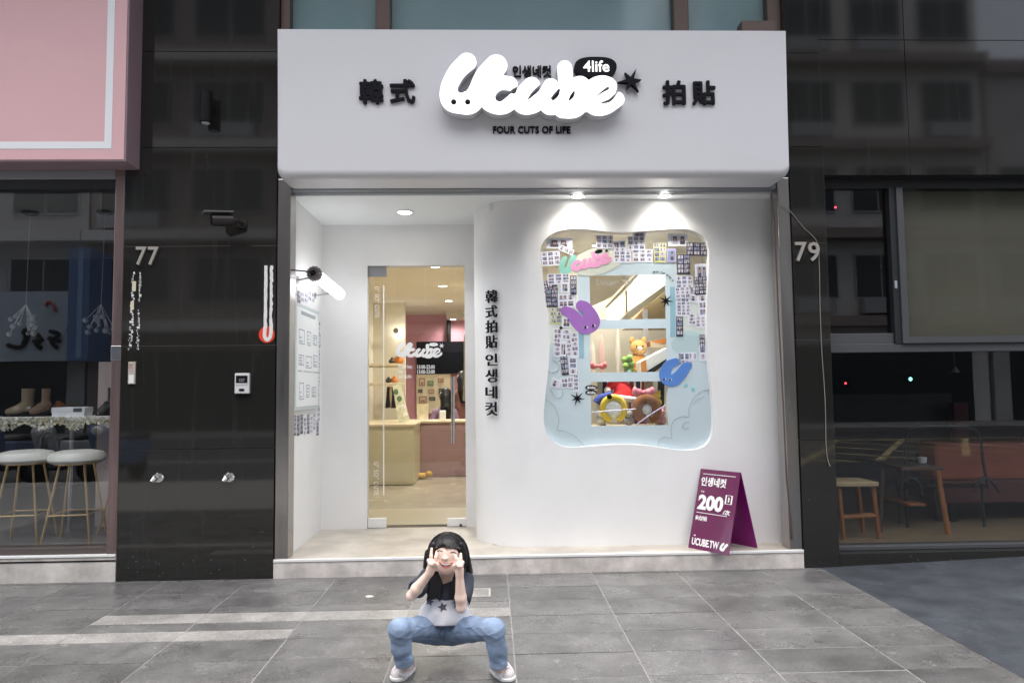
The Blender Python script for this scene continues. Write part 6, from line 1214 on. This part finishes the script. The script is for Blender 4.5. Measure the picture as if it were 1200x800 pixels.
# jeans
def folds(P):                                        # creases radiating from the crotch, behind the knees and stacked at the ankles
    out = fold(P, (25, 60, 60), .0009, .3)
    for sg, hp, kn_, an_ in ((-1, hipL, knL, anL), (1, hipR, knR, anR)):
        d = P-np.array(pelvis, np.float32)-np.array([0, -.06, -.045], np.float32); r = np.sqrt((d**2).sum(-1)); a = np.arctan2(d[..., 2], sg*d[..., 0]+1e-6); m = (sg*d[..., 0] > 0)*np.exp(-((r-.13)/.09)**2)
        out = out+m*.0021*np.maximum(0, np.sin(a*19+r*30))**2
        q = P-np.array(kn_+(an_-kn_)*.12, np.float32); t = np.abs(np.sin(q[..., 2]*95+q[..., 0]*sg*40)); out = out-.0022*np.exp(-((q[..., 2]+.0)/.035)**2)*(1-t)**2*(sg*q[..., 0] < .01)
        z = P[..., 2]; out = out+(np.abs(P[..., 0]-an_[0]) < .09)*.0013*np.exp(-((z-an_[2]-.04)/.04)**2)*np.sin(z*150+P[..., 0]*70*sg+P[..., 1]*50+1)
    return out
def girl_jeans():
    s = SDF((-1.27, -2.03, .03), (-.55, -1.46, .34), H)
    s.ell(p3(520.5, 741, -1.585), (.09, .078, .044), k=0); s.cap(p3(511, 739.5, -1.6), p3(530, 739.5, -1.6), .053, .053, .02); s.ell(p3(520.5, 736.5, -1.65), (.068, .048, .044), k=.03)
    for hip, kn, an_, sg in ((hipL, knL, anL, -1), (hipR, knR, anR, 1)):
        s.chain([hip+[0, 0, -.012], hip+(kn-hip)*.5+[0, 0, .0], kn+[0, 0, .0]], [.062, .0555, .048], .016); dn = an_+(kn-an_)*.1
        s.chain([kn, kn+(an_-kn)*.5+[sg*.002, -.002, 0], dn], [.047, .043, .040], .014)
        d = (an_-kn)/np.linalg.norm(an_-kn); s.cap(an_+(kn-an_)*.19, an_+(kn-an_)*.1, .0425, .0425, .0015)
    s.warp(lambda P: folds(P))
    for kn, an_ in ((knL, anL), (knR, anR)):
        d = (an_-kn)/np.linalg.norm(an_-kn); c = an_+(kn-an_)*.04; sl, P = s._win(c-.085, c+.085); ax = (P-c)@d; A = s.D[sl]; s.D[sl] = np.where(ax > -.004, np.maximum(A, ax), A)
        s.cap(c+d*.012, c-d*.02, .037, .036, .004, 'sub')
    return s
jeans = girl_jeans().build('jeans', M_denim, girl, None, 1)
for L in ([(520.8, 733, ), (521, 742), (520.6, 750)], [(519.2, 735), (515.2, 741), (515.6, 744), (520.4, 746)]):
    q = drape(jeans, [at(a, b, -1.7) for a, b in smooth_pts(L, 4)], .0006); MB().tube(q, .0018, 6).build('seam', M_seam, jeans, True)
for L in ([(509, 731), (498, 735), (488, 733)], [(536, 732), (546, 735.5), (556, 733)], [(464.5, 771), (473, 772.5), (481.5, 771)], [(577.5, 775), (585, 775.5), (592, 772.5)]):
    q = drape(jeans, [at(a, b, -1.75) for a, b in smooth_pts(L, 4)], .0005); MB().tube(q, .0014, 6).build('seam', M_seam, jeans, True)
# shoes
def shoe(an_, heel, toe):
    z = np.array([0, 0, 1.]); he, to = p3(*heel, -1.85), None
    he = np.array(atz(*heel, 0.0)); to = np.array(atz(*toe, 0.0)); d = (to-he)/np.linalg.norm(to-he); n = np.array([-d[1], d[0], 0]); lo = np.minimum(he, to)-.07; hi = np.maximum(he, to)+.07; lo[2] = -.012; hi[2] = .12
    L = np.linalg.norm(to-he)
    s = SDF(lo, hi, .0028)
    s.chain([he+d*.035+z*.034, he+d*L*.45+z*.03, he+d*(L-.04)+z*.024], [.033, .034, .036], .012); s.chain([he+d*.045+z*.05, he+d*.045+z*.06], [.03, .028], .012); s.cap(he+d*.06+z*.062, he+d*L*.62+z*.035, .027, .027, .02)
    s.cap(he+d*.05+z*.078, he+d*.05+z*.12, .022, .03, .004, 'sub'); s.half(he+z*.014, -z)
    root = s.build('shoe', [M_shoe, M_aqua], girl, lambda c: (((c-he)@d < .022) | ((c[:, 2] > .078) & ((c-he)@d < .05))).astype(int), 1)
    s2 = SDF(lo, hi, .0028); s2.chain([he+d*.035+z*.012, he+d*L*.45+z*.012, he+d*(L-.038)+z*.012], [.036, .0375, .0395], .01); s2.half(he+z*.0165, z); s2.half(he+z*.0005, -z); s2.build('sole', M_sole, root, None, 0)
    lc = MB()
    for k in range(4):
        c = he+d*(L*(.4+.1*k))+z*(.07-.0085*k); q = drape(root, [Vector(c+n*.02), Vector(c+n*.01), Vector(c), Vector(c-n*.01), Vector(c-n*.02)], .001); lc.tube(q, .0032, 6)
    lc.build('laces', mat('grey_lace', (.42, .38, .4), .8), root, True)
    for sd in (-1, 1):
        q = drape(root, [Vector(he+d*L*f_+n*sd*.04+z*zz_) for f_, zz_ in ((.25, .05), (.4, .035), (.55, .022))], .0006); MB().tube(q, .003, 6).build('side_stripe', mat('rose_trim', (.55, .4, .42), .6), root, True)
    MB().tube([an_+z*.03, an_-z*.02+d*.004, he+d*.04+z*.06], [.026, .026, .026], 16).build('sock', M_white_c, girl, True)
shoe(anL, (482, 783), (462.5, 799)); shoe(anR, (579, 785), (599, 799))
# two people behind the reception desk
def clerk(label, px, py, Y, top, facing, hairm, arm):
    c = np.array(at(px, py, Y)); s = SDF(c-[.34, .3, .62], c+[.34, .34, .2], .008); r = .1
    s.ell(c, (.082, .095, .11), k=0); s.cap(c-[0, -.01, .06], c-[0, -.02, .18], .045, .05, .02); s.chain([c-[0, -.03, .24], c-[0, -.04, .42], c-[0, -.04, .58]], [.1, .12, .125], .04); s.cap(c-[.13, -.03, .24], c-[-.13, -.03, .24], .055, .055, .04)
    for sg in (-1, 1): el = c+np.array([sg*.21, -.02, -.45]); wr = c+np.array([sg*.12+facing*.05, .22, -.4]); s.chain([c+np.array([sg*.15, .03, -.26]), el, wr], [.048, .04, .028], .02); s.ell(wr+[facing*.02, .03, .0], (.03, .04, .02), k=.01)
    s.ell(c+[facing*.06, .085, -.015], (.012, .014, .018), k=.01)
    sh = bpy.data.objects
    o = s.build('person', [M_skin, top], None, lambda q: np.where((q[:, 2] < c[2]-.165), 1, 0), 1); tag(o, label, 'person')
    h = SDF(c-[.16, .16, .36], c+[.16, .18, .16], .007); h.ell(c+[-facing*.012, .02, .012], (.098, .11, .12), k=0); h.chain([c+[-facing*.02, -.045, -.02], c+[-facing*.03, -.07, -.18], c+[-facing*.03, -.1, -.33]], [.085, .085, .055], .03); h.ell(c+[facing*.09, .09, -.05], (.07, .08, .085), k=.01, op='sub')
    h.build('hair', hairm, o, None, 1)
    for sg in (-1, 1):
        q = Vector(c+np.array([facing*.05+sg*.026, .088, .005])); MB().ball(q, .008, 8, 5).build('eye', M_lash, o, True)
clerk('long haired clerk in a mauve top, back turned, behind the rose desk', 521, 464, 5.75, mat('mauve_top', (.3, .2, .3), .8), -1, M_hair, 1)
clerk('dark haired person in a rust top half hidden by the right door edge', 541, 444, 5.9, mat('rust_top', (.22, .09, .07), .8), -1, M_hair, 1)
